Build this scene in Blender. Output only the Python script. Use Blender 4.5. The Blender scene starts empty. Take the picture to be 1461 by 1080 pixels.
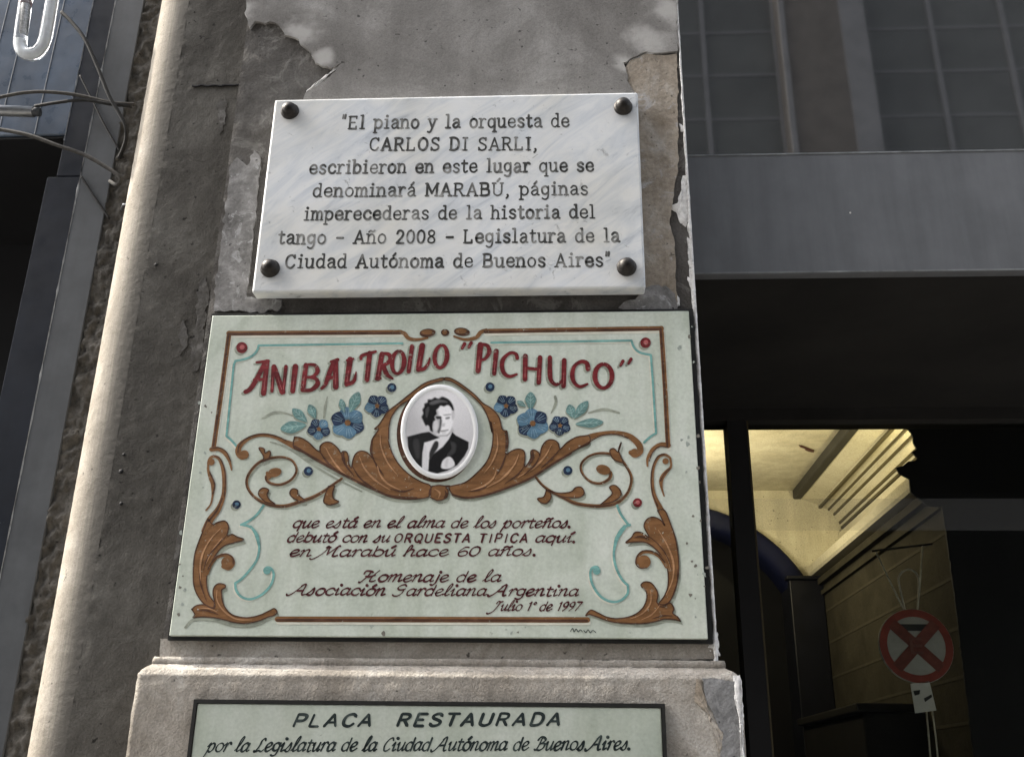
import bpy, bmesh, math, random
from math import radians as RAD, sin, cos, pi
from mathutils import Vector, Matrix, Euler, noise
random.seed(7)
S = bpy.context.scene
COL = S.collection

# ------------------------------------------------------------------ camera
CAMD, CAMZ, FPX = 1.4, 1.6, 1440.0
ROT = Matrix.Rotation(RAD(3.1), 3, 'Z') @ Matrix.Rotation(RAD(90 + 21.8), 3, 'X') @ Matrix.Rotation(RAD(0.765), 3, 'Z')
cd = bpy.data.cameras.new('camera')
cd.sensor_fit = 'HORIZONTAL'; cd.sensor_width = 36.0; cd.lens = 36.0 * FPX / 1461.0
cd.clip_start = 0.02; cd.clip_end = 500
cam = bpy.data.objects.new('camera', cd); COL.objects.link(cam)
cam.location = (0, -CAMD, CAMZ); cam.rotation_euler = ROT.to_euler()
S.camera = cam

# ------------------------------------------------------------------ light
SUN_EL = 47.0
w = bpy.data.worlds.new('World'); S.world = w; w.use_nodes = True
nt = w.node_tree; nt.nodes.clear()
sky = nt.nodes.new('ShaderNodeTexSky'); sky.sky_type = 'NISHITA'; sky.sun_disc = False
sky.sun_elevation = RAD(SUN_EL); sky.sun_rotation = RAD(-90)
sky.air_density = 1.0; sky.dust_density = 4.0; sky.ozone_density = 0.6
hs = nt.nodes.new('ShaderNodeHueSaturation'); hs.inputs['Saturation'].default_value = 0.38
bg = nt.nodes.new('ShaderNodeBackground'); bg.inputs['Strength'].default_value = 0.15
wo = nt.nodes.new('ShaderNodeOutputWorld')
nt.links.new(sky.outputs[0], hs.inputs['Color']); nt.links.new(hs.outputs[0], bg.inputs['Color']); nt.links.new(bg.outputs[0], wo.inputs['Surface'])
sl = bpy.data.lights.new('sun', 'SUN'); sl.energy = 2.0; sl.angle = RAD(0.5); sl.color = (1.0, 0.93, 0.82)
so = bpy.data.objects.new('sun', sl); COL.objects.link(so)
# the sun stands along the street, low in front of nothing: it only grazes what faces left
sd = Vector((-cos(RAD(SUN_EL)), 0.012, sin(RAD(SUN_EL))))
so.rotation_euler = sd.to_track_quat('Z', 'Y').to_euler(); so.location = (-4, -2, 8)
S.view_settings.view_transform = 'Standard'; S.view_settings.look = 'None'
S.view_settings.exposure = 2.22; S.view_settings.gamma = 1.0
S.render.engine = 'CYCLES'
S.cycles.max_bounces = 8; S.cycles.diffuse_bounces = 4; S.cycles.transparent_max_bounces = 12

# ------------------------------------------------------------------ geometry helpers
def ray(px, py):
    return ROT @ Vector(((px - 730.5) / FPX, -(py - 540.0) / FPX, -1.0))
def on(px, py, Y=0.0):                  # where the sight line meets an upright plane parallel to the street front
    d = ray(px, py); t = (Y + CAMD) / d.y
    return Vector((d.x * t, Y, d.z * t + CAMZ))
def onz(px, py, z):
    d = ray(px, py); t = (z - CAMZ) / d.z
    return Vector((d.x * t, d.y * t - CAMD, z))

class MB:
    def __init__(s): s.v = []; s.f = []; s.m = []; s.sm = []
    def add(s, vs, fs, mi=0, smooth=False):
        o = len(s.v); s.v += [tuple(v) for v in vs]
        for f in fs: s.f.append([i + o for i in f]); s.m.append(mi); s.sm.append(smooth)
    def box(s, x0, x1, y0, y1, z0, z1, mi=0):
        s.add([(x0,y0,z0),(x1,y0,z0),(x1,y1,z0),(x0,y1,z0),(x0,y0,z1),(x1,y0,z1),(x1,y1,z1),(x0,y1,z1)],
              [(0,3,2,1),(4,5,6,7),(0,1,5,4),(1,2,6,5),(2,3,7,6),(3,0,4,7)], mi)
    def bbox(s, x0, x1, y0, y1, z0, z1, b=0.003, seg=2, mi=0):      # bevelled box
        bm = bmesh.new(); bmesh.ops.create_cube(bm, size=1)
        for v in bm.verts: v.co = Vector(((x0+x1)/2 + v.co.x*(x1-x0), (y0+y1)/2 + v.co.y*(y1-y0), (z0+z1)/2 + v.co.z*(z1-z0)))
        bmesh.ops.bevel(bm, geom=bm.edges[:], offset=b, segments=seg, affect='EDGES', profile=0.5)
        s.bm(bm, mi)
    def bm(s, bm, mi=0, smooth=False):
        bm.verts.index_update()
        s.add([v.co for v in bm.verts], [[v.index for v in f.verts] for f in bm.faces], mi, smooth); bm.free()
    def poly(s, pts, mi=0):             # flat outline, any shape
        bm = bmesh.new(); vs = [bm.verts.new(p) for p in pts]
        for a, b in zip(vs, vs[1:] + vs[:1]): bm.edges.new((a, b))
        bmesh.ops.triangle_fill(bm, edges=bm.edges[:], use_beauty=True, normal=(0,-1,0))
        for f in bm.faces:
            if f.normal.y > 0: f.normal_flip()
        s.bm(bm, mi)
    def slab(s, pts, th, mi=0):         # outline with thickness towards +y
        n = len(pts); bm = bmesh.new(); vs = [bm.verts.new(p) for p in pts]
        for a, b in zip(vs, vs[1:] + vs[:1]): bm.edges.new((a, b))
        bmesh.ops.triangle_fill(bm, edges=bm.edges[:], use_beauty=True, normal=(0,-1,0))
        for f in bm.faces:
            if f.normal.y > 0: f.normal_flip()
        s.bm(bm, mi)
        bk = [(p[0], p[1] + th, p[2]) for p in pts]
        s.add([tuple(p) for p in pts] + bk, [(i, (i+1) % n, (i+1) % n + n, i + n) for i in range(n)], mi)
    def tube(s, pts, r, n=10, mi=0, caps=True):
        P = [Vector(p) for p in pts]; rings = []; up = Vector((0.13, 0.9, 0.31)).normalized()
        for i, p in enumerate(P):
            t = (P[min(i+1, len(P)-1)] - P[max(i-1, 0)]).normalized()
            a = t.cross(up).normalized(); b = t.cross(a).normalized()
            rr = r[i] if isinstance(r, (list, tuple)) else r
            rings.append([p + (a*cos(2*pi*k/n) + b*sin(2*pi*k/n))*rr for k in range(n)])
        vs = [v for R_ in rings for v in R_]; fs = []
        for i in range(len(P)-1):
            for k in range(n): fs.append((i*n+k, i*n+(k+1) % n, (i+1)*n+(k+1) % n, (i+1)*n+k))
        if caps: fs.append(list(range(n))[::-1]); fs.append([(len(P)-1)*n+k for k in range(n)])
        s.add(vs, fs, mi, True)
    def lathe(s, c, prof, n=24, mi=0):  # turned about the y axis: prof = (radius, y offset)
        vs = []; fs = []
        for r, y in prof:
            for k in range(n): vs.append((c[0] + r*cos(2*pi*k/n), c[1] + y, c[2] + r*sin(2*pi*k/n)))
        for i in range(len(prof)-1):
            for k in range(n): fs.append((i*n+k, i*n+(k+1) % n, (i+1)*n+(k+1) % n, (i+1)*n+k))
        fs.append([(len(prof)-1)*n+k for k in range(n)])
        s.add(vs, fs, mi, True)
    def build(s, name, mats, parent=None):
        me = bpy.data.meshes.new(name); me.from_pydata(s.v, [], s.f)
        for m in (mats if isinstance(mats, list) else [mats]): me.materials.append(m)
        me.polygons.foreach_set('material_index', s.m); me.polygons.foreach_set('use_smooth', s.sm)
        me.update()
        o = bpy.data.objects.new(name, me); COL.objects.link(o)
        if parent: o.parent = parent; o.matrix_parent_inverse = Matrix.Translation(parent.location).inverted()
        return o
def empty(name, loc, label, cat, group=None):
    o = bpy.data.objects.new(name, None); o.empty_display_size = 0.05; COL.objects.link(o); o.location = loc
    return tag(o, label, cat, group)
def tag(o, label, cat, group=None):
    o['label'] = label; o['category'] = cat
    if group: o['group'] = group
    return o
def struct(o): o['kind'] = 'structure'; return o

def crv(pts, n=6, closed=False):        # Catmull-Rom through the points (any dimension)
    P = [Vector(p) for p in pts]; out = []; N = len(P)
    if N < 3 and not closed: return P
    rng = range(N) if closed else range(N-1)
    for i in rng:
        if closed: a, b, c, d = P[i-1], P[i], P[(i+1) % N], P[(i+2) % N]
        else: a, b, c, d = P[max(i-1, 0)], P[i], P[i+1], P[min(i+2, N-1)]
        for k in range(n):
            t = k/n
            out.append(0.5*((2*b) + (c-a)*t + (2*a-5*b+4*c-d)*t*t + (3*b-a-3*c+d)*t*t*t))
    if not closed: out.append(P[-1])
    return out

# ------------------------------------------------------------------ materials
class N:
    def __init__(s, name):
        s.m = bpy.data.materials.new(name); s.m.use_nodes = True; s.t = s.m.node_tree
        s.b = s.t.nodes['Principled BSDF']; s.co = s.t.nodes.new('ShaderNodeTexCoord').outputs['Object']
    def n(s, typ, **kw):
        x = s.t.nodes.new(typ)
        for k, v in kw.items():
            if k in x.inputs.keys() if hasattr(x.inputs, 'keys') else False: x.inputs[k].default_value = v
            else: setattr(x, k, v)
        return x
    def link(s, a, b): s.t.links.new(a, b)
    def mapped(s, sc, rot=(0,0,0)):
        mp = s.t.nodes.new('ShaderNodeMapping'); mp.inputs['Scale'].default_value = sc; mp.inputs['Rotation'].default_value = rot
        s.link(s.co, mp.inputs['Vector']); return mp.outputs[0]
    def noise(s, scale, detail=6, rough=0.6, vec=None, dist=0):
        x = s.t.nodes.new('ShaderNodeTexNoise'); x.inputs['Scale'].default_value = scale; x.inputs['Detail'].default_value = detail
        x.inputs['Roughness'].default_value = rough; x.inputs['Distortion'].default_value = dist
        s.link(vec or s.co, x.inputs['Vector']); return x.outputs['Fac']
    def ramp(s, fac, stops):
        r = s.t.nodes.new('ShaderNodeValToRGB'); e = r.color_ramp.elements
        while len(e) < len(stops): e.new(0.5)
        for el, (p, c) in zip(e, stops):
            el.position = p; el.color = (c, c, c, 1) if not isinstance(c, tuple) else (*c, 1)
        s.link(fac, r.inputs['Fac']); return r.outputs['Color']
    def mix(s, fac, a, b, mode='MIX'):
        x = s.t.nodes.new('ShaderNodeMix'); x.data_type = 'RGBA'; x.blend_type = mode
        for sock, val in ((x.inputs['Factor'], fac), (x.inputs[6], a), (x.inputs[7], b)):
            if hasattr(val, 'is_output'): s.link(val, sock)
            elif isinstance(val, tuple): sock.default_value = (*val, 1)
            else: sock.default_value = val
        return x.outputs[2]
    def bump(s, h, strength=0.5, dist=0.002, prev=None):
        x = s.t.nodes.new('ShaderNodeBump'); x.inputs['Strength'].default_value = strength; x.inputs['Distance'].default_value = dist
        s.link(h, x.inputs['Height'])
        if prev is not None: s.link(prev, x.inputs['Normal'])
        return x.outputs['Normal']
    def done(s, col=None, rough=0.8, normal=None, spec=0.3, metal=0.0, coat=0.0):
        b = s.b
        if col is not None:
            if hasattr(col, 'is_output'): s.link(col, b.inputs['Base Color'])
            else: b.inputs['Base Color'].default_value = (*col, 1)
        if hasattr(rough, 'is_output'): s.link(rough, b.inputs['Roughness'])
        else: b.inputs['Roughness'].default_value = rough
        b.inputs['Specular IOR Level'].default_value = spec; b.inputs['Metallic'].default_value = metal
        b.inputs['Coat Weight'].default_value = coat
        if normal is not None: s.link(normal, b.inputs['Normal'])
        return s.m

def plaster(name, dark, mid, light, grain=260, bump=0.55, streak=True, patch=None, blot=9):
    k = N(name)
    big = k.ramp(k.noise(blot, 8, 0.65, dist=0.6), [(0.33, dark), (0.52, mid), (0.70, light)])
    if streak:
        st = k.ramp(k.noise(14, 5, 0.6, vec=k.mapped((1.6, 1.6, 0.16))), [(0.38, 0.62), (0.62, 1.0)])
        big = k.mix(0.42, big, st, 'MULTIPLY')
    g = k.noise(grain, 4, 0.7); g2 = k.noise(grain*0.22, 6, 0.7)
    col = k.mix(0.5, big, k.ramp(g, [(0.32, 0.55), (0.6, 1.12)]), 'MULTIPLY')
    if patch:
        pf = k.ramp(k.noise(patch[1], 7, 0.7, dist=1.2), [(0.56, 0.0), (0.62, 1.0)])
        col = k.mix(pf, col, patch[0])
    # small dark pits
    pit = k.ramp(k.noise(120, 2, 0.4), [(0.22, 0.25), (0.30, 1.0)])
    col = k.mix(1.0, col, pit, 'MULTIPLY')
    nb = k.bump(g2, bump, 0.006); nb = k.bump(g, bump, 0.0018, nb)
    return k.done(col, 0.92, nb, 0.15)
def simple(name, c, rough=0.6, var=0.25, scale=60, spec=0.35, metal=0, bump=0.0, coat=0.0):
    k = N(name)
    f = k.noise(scale, 6, 0.65)
    col = k.ramp(f, [(0.3, tuple(x*(1-var) for x in c)), (0.7, tuple(min(1, x*(1+var)) for x in c))])
    nb = k.bump(k.noise(scale*6, 4, 0.6), bump, 0.0015) if bump else None
    return k.done(col, rough, nb, spec, metal, coat)

M = {}
M['shaft'] = plaster('shaft_plaster', (0.075,0.069,0.063), (0.112,0.105,0.097), (0.165,0.157,0.147), bump=0.8, patch=((0.17,0.163,0.152), 13))
def worn_pale(m, spots):
    k = m.node_tree; b_ = k.nodes['Principled BSDF']; src = b_.inputs['Base Color'].links[0].from_socket
    co = k.nodes.new('ShaderNodeTexCoord').outputs['Object']; nz = k.nodes.new('ShaderNodeTexNoise'); nz.inputs['Scale'].default_value = 26; nz.inputs['Detail'].default_value = 7; k.links.new(co, nz.inputs['Vector'])
    for p, rad in spots:
        d = k.nodes.new('ShaderNodeVectorMath'); d.operation = 'DISTANCE'; k.links.new(co, d.inputs[0]); d.inputs[1].default_value = p
        a = k.nodes.new('ShaderNodeMath'); a.operation = 'MULTIPLY_ADD'; k.links.new(nz.outputs['Fac'], a.inputs[0]); a.inputs[1].default_value = -rad*1.6; k.links.new(d.outputs['Value'], a.inputs[2])
        mr = k.nodes.new('ShaderNodeMapRange'); mr.interpolation_type = 'SMOOTHSTEP'; k.links.new(a.outputs[0], mr.inputs['Value']); mr.inputs['From Min'].default_value = rad*.1; mr.inputs['From Max'].default_value = -rad*.65; mr.inputs['To Max'].default_value = 0.72
        mx = k.nodes.new('ShaderNodeMix'); mx.data_type = 'RGBA'; k.links.new(mr.outputs[0], mx.inputs['Factor']); k.links.new(src, mx.inputs[6]); mx.inputs[7].default_value = (0.47,0.46,0.44,1); src = mx.outputs[2]
    k.links.new(src, b_.inputs['Base Color'])
M['coat'] = plaster('smooth_coat', (0.175,0.167,0.157), (0.235,0.226,0.214), (0.35,0.342,0.328), grain=420, bump=0.22, blot=5)
worn_pale(M['coat'], [(on(925,62), .055), (on(950,20), .05), (on(893,92), .03), (on(432,52), .05), (on(462,84), .03), (on(352,18), .03)])
M['coat_side'] = plaster('stained_coat', (0.235,0.195,0.15), (0.35,0.305,0.25), (0.48,0.45,0.41), grain=160, bump=0.6, blot=16, patch=((0.36,0.345,0.33), 18))
M['coat_grey'] = plaster('scratched_grey_coat', (0.12,0.116,0.112), (0.205,0.20,0.195), (0.34,0.335,0.33), grain=140, bump=0.6, blot=22, streak=False, patch=((0.33,0.33,0.33), 34))
M['under'] = plaster('rough_undercoat', (0.05,0.046,0.042), (0.085,0.08,0.074), (0.13,0.122,0.114), grain=190, bump=0.9, blot=20)
M['chip'] = plaster('white_plaster', (0.55,0.54,0.53), (0.78,0.77,0.75), (0.85,0.84,0.82), grain=150, bump=0.8, streak=False, blot=40)
M['ped'] = plaster('pedestal_stone', (0.225,0.20,0.168), (0.34,0.312,0.272), (0.47,0.445,0.405), grain=300, bump=0.8, streak=False, blot=11)
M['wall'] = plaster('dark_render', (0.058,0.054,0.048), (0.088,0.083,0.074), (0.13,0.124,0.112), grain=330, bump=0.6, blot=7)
M['scuff'] = plaster('scuffed_render', (0.06,0.056,0.05), (0.10,0.096,0.09), (0.19,0.185,0.178), grain=150, bump=0.7, streak=False, blot=40)
M['jamb'] = plaster('mortar', (0.045,0.042,0.037), (0.085,0.08,0.072), (0.15,0.14,0.125), grain=150, bump=1.0, streak=False, blot=26)
NOSE_X = (-0.771, -0.686)
M['nose'] = plaster('sunlit_render', (0.25,0.225,0.187), (0.335,0.306,0.26), (0.40,0.37,0.323), grain=420, bump=0.35, streak=False, blot=14)

def blend_x(m, x0, x1, col):            # sunlight painted in: pale at the corner, fading to the wall's grey
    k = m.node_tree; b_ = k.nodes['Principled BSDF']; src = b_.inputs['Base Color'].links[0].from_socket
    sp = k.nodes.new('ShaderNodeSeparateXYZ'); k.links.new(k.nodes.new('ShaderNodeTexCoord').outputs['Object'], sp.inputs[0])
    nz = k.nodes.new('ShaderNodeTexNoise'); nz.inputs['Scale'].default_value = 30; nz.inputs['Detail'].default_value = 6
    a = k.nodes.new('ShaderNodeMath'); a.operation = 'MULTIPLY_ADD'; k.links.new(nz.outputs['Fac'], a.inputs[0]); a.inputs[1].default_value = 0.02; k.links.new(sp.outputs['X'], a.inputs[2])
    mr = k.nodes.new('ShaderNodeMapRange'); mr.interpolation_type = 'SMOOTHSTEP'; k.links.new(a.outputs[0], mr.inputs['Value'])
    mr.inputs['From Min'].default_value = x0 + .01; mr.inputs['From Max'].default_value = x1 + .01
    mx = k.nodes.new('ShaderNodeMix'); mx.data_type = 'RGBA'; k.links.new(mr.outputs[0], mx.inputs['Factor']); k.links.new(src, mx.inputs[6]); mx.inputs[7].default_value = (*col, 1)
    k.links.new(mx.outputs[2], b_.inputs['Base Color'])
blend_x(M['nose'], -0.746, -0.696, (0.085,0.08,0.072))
def marble():
    k = N('white_marble')
    v = k.mapped((1, 1, 1), (0, RAD(38), 0))
    mp = k.t.nodes.new('ShaderNodeMapping'); mp.inputs['Scale'].default_value = (2.2, 6, 10); k.link(v, mp.inputs['Vector'])
    f = k.noise(2.6, 9, 0.68, vec=mp.outputs[0], dist=1.6)
    col = k.ramp(f, [(0.28, (0.36,0.39,0.43)), (0.41, (0.56,0.59,0.62)), (0.56, (0.67,0.685,0.69)), (0.78, (0.74,0.745,0.73))])
    sp = k.ramp(k.noise(46, 5, 0.7, dist=1.0), [(0.30, (0.40,0.40,0.39)), (0.37, (1.0,1.0,1.0))])
    col = k.mix(0.7, col, sp, 'MULTIPLY')
    warm = k.ramp(k.noise(5, 4, 0.6), [(0.40, (1.0,1.0,1.0)), (0.72, (0.90,0.87,0.80))])
    col = k.mix(1.0, col, warm, 'MULTIPLY')
    return k.done(col, 0.42, k.bump(k.noise(90, 5, 0.6), 0.12, 0.001), 0.4)
M['marble'] = marble()
def worn_letters(name, c, base, lo=0.38, hi=0.62, sc=24):
    k = N(name)
    f = k.ramp(k.noise(sc, 5, 0.6), [(lo, 0.0), (hi, 1.0)])
    return k.done(k.mix(f, c, base), 0.6, None, 0.3)
M['engraved'] = worn_letters('worn_black_letters', (0.032,0.032,0.029), (0.27,0.27,0.255), 0.46, 0.68, 42)
def board(name, a, b, c):
    k = N(name)
    f = k.noise(9, 7, 0.65, dist=0.8)
    col = k.ramp(f, [(0.30, a), (0.5, b), (0.72, c)])
    g = k.ramp(k.noise(230, 3, 0.6), [(0.3, 0.86), (0.65, 1.05)])
    col = k.mix(0.7, col, g, 'MULTIPLY')
    ds = k.ramp(k.noise(75, 6, 0.75, dist=0.4), [(0.27, (0.34,0.36,0.33)), (0.335, (1.0,1.0,1.0))])
    col = k.mix(0.75, col, ds, 'MULTIPLY')
    st = k.ramp(k.noise(11, 4, 0.6, vec=k.mapped((2.2, 1, 0.25))), [(0.36, (0.80,0.81,0.76)), (0.6, (1.0,1.0,1.0))])
    col = k.mix(0.7, col, st, 'MULTIPLY')
    return k.done(col, 0.38, k.bump(k.noise(160, 4, 0.6), 0.10, 0.001), 0.35)
M['board'] = board('pale_green_enamel', (0.455,0.50,0.43), (0.55,0.595,0.525), (0.625,0.655,0.595))
M['board2'] = board('pale_grey_green_enamel', (0.36,0.40,0.35), (0.43,0.47,0.41), (0.49,0.52,0.47))
M['black'] = simple('black_rim', (0.012,0.012,0.011), 0.5, 0.4)
def paint(name, c, var=0.28, sc=70):
    k = N(name)
    br = k.noise(34, 5, 0.7, vec=k.mapped((1.0, 1, 3.2), (0, RAD(35), 0)), dist=0.5)      # brush drag
    col = k.ramp(br, [(0.28, tuple(x*(1-var*1.5) for x in c)), (0.5, c), (0.72, tuple(min(1, x*(1+var*1.6)+.01) for x in c))])
    thin = k.ramp(k.noise(95, 6, 0.75), [(0.60, 0.0), (0.72, 0.55)])                     # thin worn paint, ground showing
    col = k.mix(thin, col, (0.40,0.43,0.36))
    chip = k.ramp(k.noise(210, 3, 0.6), [(0.70, 0.0), (0.73, 1.0)])
    col = k.mix(chip, col, (0.47,0.50,0.43))
    return k.done(col, 0.6, k.bump(k.noise(300, 4, 0.6), 0.12, 0.0008), 0.2)
M['brown'] = paint('brown_paint', (0.185,0.088,0.034), 0.25, 45)
M['brown_d'] = paint('dark_brown_paint', (0.072,0.032,0.018), 0.35)
M['brown_l'] = paint('tan_paint', (0.37,0.20,0.10))
M['shade'] = paint('grey_green_paint', (0.27,0.29,0.235))
M['halo'] = paint('cream_paint', (0.60,0.59,0.50), 0.1)
M['red'] = paint('oxblood_paint', (0.135,0.012,0.015), 0.4, 90)
M['red_l'] = paint('rose_paint', (0.36,0.10,0.10))
M['teal'] = paint('teal_paint', (0.155,0.335,0.31), 0.22)
M['teal_d'] = paint('leaf_green_paint', (0.125,0.235,0.225), 0.3, 120)
M['teal_l'] = paint('pale_leaf_paint', (0.24,0.37,0.345))
M['navy'] = paint('navy_paint', (0.014,0.027,0.06), 0.4)
M['blue'] = paint('blue_paint', (0.085,0.17,0.245), 0.3, 120)
M['blue_l'] = paint('pale_blue_paint', (0.28,0.40,0.47))
M['ink'] = worn_letters('maroon_ink', (0.060,0.007,0.010), (0.22,0.10,0.10), 0.55, 0.9, 60)
M['ink2'] = worn_letters('black_green_ink', (0.010,0.018,0.018), (0.10,0.13,0.12), 0.5, 0.85, 60)
for nm, c in (('p0',(0.80,0.80,0.80)),('p1',(0.56,0.555,0.575)),('p2',(0.30,0.30,0.31)),('p3',(0.10,0.10,0.105)),('p4',(0.013,0.013,0.014)),('p5',(0.69,0.69,0.70))):
    M[nm] = simple('portrait_grey_' + nm, c, 0.16, 0.05, 30, 0.5, coat=0.3)
M['bolt'] = simple('bronze', (0.022,0.019,0.016), 0.42, 0.5, 200, 0.5, metal=0.6, bump=0.3)
def metal(name, c, rough, var=0.2, sc=14, stain=True, spec=0.4):
    k = N(name)
    col = k.ramp(k.noise(sc, 7, 0.65), [(0.3, tuple(x*(1-var) for x in c)), (0.7, tuple(x*(1+var) for x in c))])
    if stain:
        st = k.ramp(k.noise(18, 4, 0.6, vec=k.mapped((2, 1, 0.2))), [(0.35, 0.8), (0.62, 1.0)])
        col = k.mix(0.7, col, st, 'MULTIPLY')
        sc_ = k.ramp(k.noise(140, 4, 0.7), [(0.73, 0.0), (0.76, 1.0)])
        col = k.mix(sc_, col, (0.34,0.35,0.35))
    rr = k.ramp(k.noise(30, 5, 0.6), [(0.3, rough*0.8), (0.7, min(1, rough*1.25))])
    return k.done(col, rr, k.bump(k.noise(500, 3, 0.6), 0.08, 0.0006), spec)
M['beam'] = metal('grey_steel_paint', (0.125,0.13,0.138), 0.42, 0.12, 9)
M['flange'] = metal('dark_grey_steel', (0.062,0.067,0.073), 0.5, spec=0.3)
M['flange_d'] = metal('blue_black_steel', (0.011,0.014,0.021), 0.6, spec=0.12)
M['arris'] = metal('worn_steel_edge', (0.30,0.315,0.33), 0.45, 0.4, 60, False)
M['bluebox'] = metal('blue_grey_sheet', (0.060,0.085,0.125), 0.3, 0.35, 8)
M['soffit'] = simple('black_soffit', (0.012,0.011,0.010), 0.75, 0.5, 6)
M['void'] = simple('unlit_black', (0.006,0.006,0.007), 0.7, 0.3, 10)
M['cable'] = simple('grey_cable', (0.014,0.0135,0.013), 0.8, 0.5, 120, 0.4)
M['cable_l'] = simple('pale_grey_cable', (0.06,0.057,0.053), 0.8, 0.4, 120, 0.15)
M['galv'] = simple('galvanised', (0.30,0.31,0.32), 0.3, 0.3, 40, 0.5, metal=0.7)

# ------------------------------------------------------------------ painter: strokes and shapes traced onto a board's own face
class Art:
    def __init__(s, Y): s.Y = Y; s.mb = {}; s.k = 0
    def put(s, part): return s.mb.setdefault(part, MB())
    def stroke(s, part, pts, width, mi=0, layer=1, smooth=True, n=6, pen=None, cap=True):
        P = crv(pts, n) if smooth else [Vector(p) for p in pts]
        Q = [P[0]]
        for p in P[1:]:
            if (p - Q[-1]).length > 1e-4: Q.append(p)
        P = Q
        if len(P) < 2: return
        L = [0.0]
        for a, b in zip(P, P[1:]): L.append(L[-1] + (b-a).length)
        s.k += 1
        Y = s.Y - 0.00020*layer - 0.0000105*(s.k % 19)
        def wd(i):
            if isinstance(width, (list, tuple)):
                u = L[i]/L[-1]*(len(width)-1); j = min(int(u), len(width)-2)
                ww = width[j] + (width[j+1]-width[j])*(u-j)
            else: ww = width
            return ww
        vs = []; fs = []
        for i, p in enumerate(P):
            t = (P[min(i+1, len(P)-1)] - P[max(i-1, 0)]).normalized(); nn = Vector((-t.y, t.x))
            ww = wd(i)
            if pen: ww *= pen[1] + (1-pen[1])*abs(t.x*sin(pen[0]) - t.y*cos(pen[0]))
            for sg in (1, -1):
                q = p + nn*(sg*ww/2); vs.append(on(q.x, q.y, Y))
        for i in range(len(P)-1): fs.append((2*i, 2*i+1, 2*i+3, 2*i+2))
        if cap:
            for i, sgn in ((0, -1), (len(P)-1, 1)):
                j = min(max(i+sgn*-1, 0), len(P)-1); t = (P[i]-P[j]).normalized(); nn = Vector((-t.y, t.x)); r = wd(i)/2
                if pen: r *= 0.6
                o = len(vs); arc = [P[i] + nn*(r*cos(a)) + t*(r*sin(a)) for a in (pi*x/5 for x in range(6))]
                vs += [on(q.x, q.y, Y) for q in arc]; fs.append([o+x for x in range(6)])
        s.put(part).add(vs, fs, mi)
    def shape(s, part, pts, mi=0, layer=1, smooth=True, n=4):
        P = crv(pts, n, True) if smooth else [Vector(p) for p in pts]
        s.k += 1; Y = s.Y - 0.00020*layer - 0.0000105*(s.k % 19)
        s.put(part).poly([on(p.x, p.y, Y) for p in P], mi)
    def disc(s, part, c, rx, ry=None, mi=0, layer=1, n=20, rot=0):
        ry = ry or rx
        s.shape(part, [(c[0]+rx*cos(a)*cos(rot)-ry*sin(a)*sin(rot), c[1]+rx*cos(a)*sin(rot)+ry*sin(a)*cos(rot)) for a in (2*pi*i/n for i in range(n))], mi, layer, False)
    def petal(s, part, a, b, w, mi=0, layer=1):
        a = Vector(a); b = Vector(b); t = (b-a); nn = Vector((-t.y, t.x)).normalized()*w/2
        s.shape(part, [a, a+t*0.3+nn*0.75, a+t*0.65+nn, b, a+t*0.65-nn, a+t*0.3-nn*0.75], mi, layer)
def frm(ox, oy, sc): return lambda *p: [(ox + x/sc, oy + y/sc) for x, y in p]

# ------------------------------------------------------------------ pen-stroke alphabet (c = curve, l = straight, s = slab serif)
G = {}
def gl(ch, adv, d):
    st = []
    for part in d.split(';'):
        part = part.strip()
        if part: st.append((part[0], [tuple(map(float, q.split(','))) for q in part[1:].split()]))
    G[ch] = (adv, st)
gl('a', .86, 'c.12,.80 .30,1 .58,.96 .68,.70 .68,.35 .70,.08 .84,.02; c.68,.58 .35,.54 .10,.28 .28,.0 .55,.10 .68,.30')
gl('b', .88, 'l.12,1.5 .12,0; c.12,.72 .38,1 .70,.84 .80,.5 .70,.14 .38,0 .12,.25; s-.06,1.5 .12,1.5')
gl('c', .82, 'c.76,.72 .62,.96 .40,1 .16,.80 .08,.5 .18,.16 .44,0 .66,.06 .78,.24')
gl('d', .90, 'l.72,1.5 .72,0; c.72,.75 .45,1 .16,.84 .06,.5 .15,.14 .42,0 .72,.26; s.54,1.5 .72,1.5; s.72,0 .90,0')
gl('e', .84, 'c.10,.50 .45,.52 .76,.56 .66,.92 .42,1 .16,.82 .08,.5 .18,.14 .46,0 .68,.08 .80,.24')
gl('g', .86, 'c.72,.75 .45,1 .14,.84 .08,.55 .18,.2 .45,.1 .72,.35; c.72,1 .72,.5 .71,-.1 .58,-.42 .35,-.5 .12,-.38')
gl('h', .90, 'l.12,1.5 .12,0; c.12,.68 .36,.98 .62,.92 .72,.62 .72,.3 .72,0; s-.06,1.5 .12,1.5; s-.04,0 .30,0; s.54,0 .90,0')
gl('i', .56, 'l.28,1 .28,0; d.28,1.38; s.06,1 .28,1; s.04,0 .52,0')
gl('j', .46, 'c.30,1 .30,.3 .28,-.2 .12,-.48 -.1,-.42; d.30,1.38; s.1,1 .3,1')
gl('l', .56, 'l.28,1.5 .28,0; s.06,1.5 .28,1.5; s.04,0 .52,0')
gl('m', 1.22, 'l.12,1 .12,0; c.12,.68 .32,.98 .52,.92 .60,.62 .60,.3 .60,0; c.60,.68 .80,.98 1.0,.92 1.08,.62 1.08,.3 1.08,0; s-.06,1 .12,1; s-.02,0 .26,0; s.48,0 .74,0; s.95,0 1.22,0')
gl('n', .90, 'l.12,1 .12,0; c.12,.68 .36,.98 .62,.92 .72,.62 .72,.3 .72,0; s-.06,1 .12,1; s-.04,0 .30,0; s.54,0 .90,0')
gl('o', .86, 'c.43,1 .18,.86 .07,.5 .18,.14 .43,0 .68,.14 .79,.5 .68,.86 .43,1')
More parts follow.
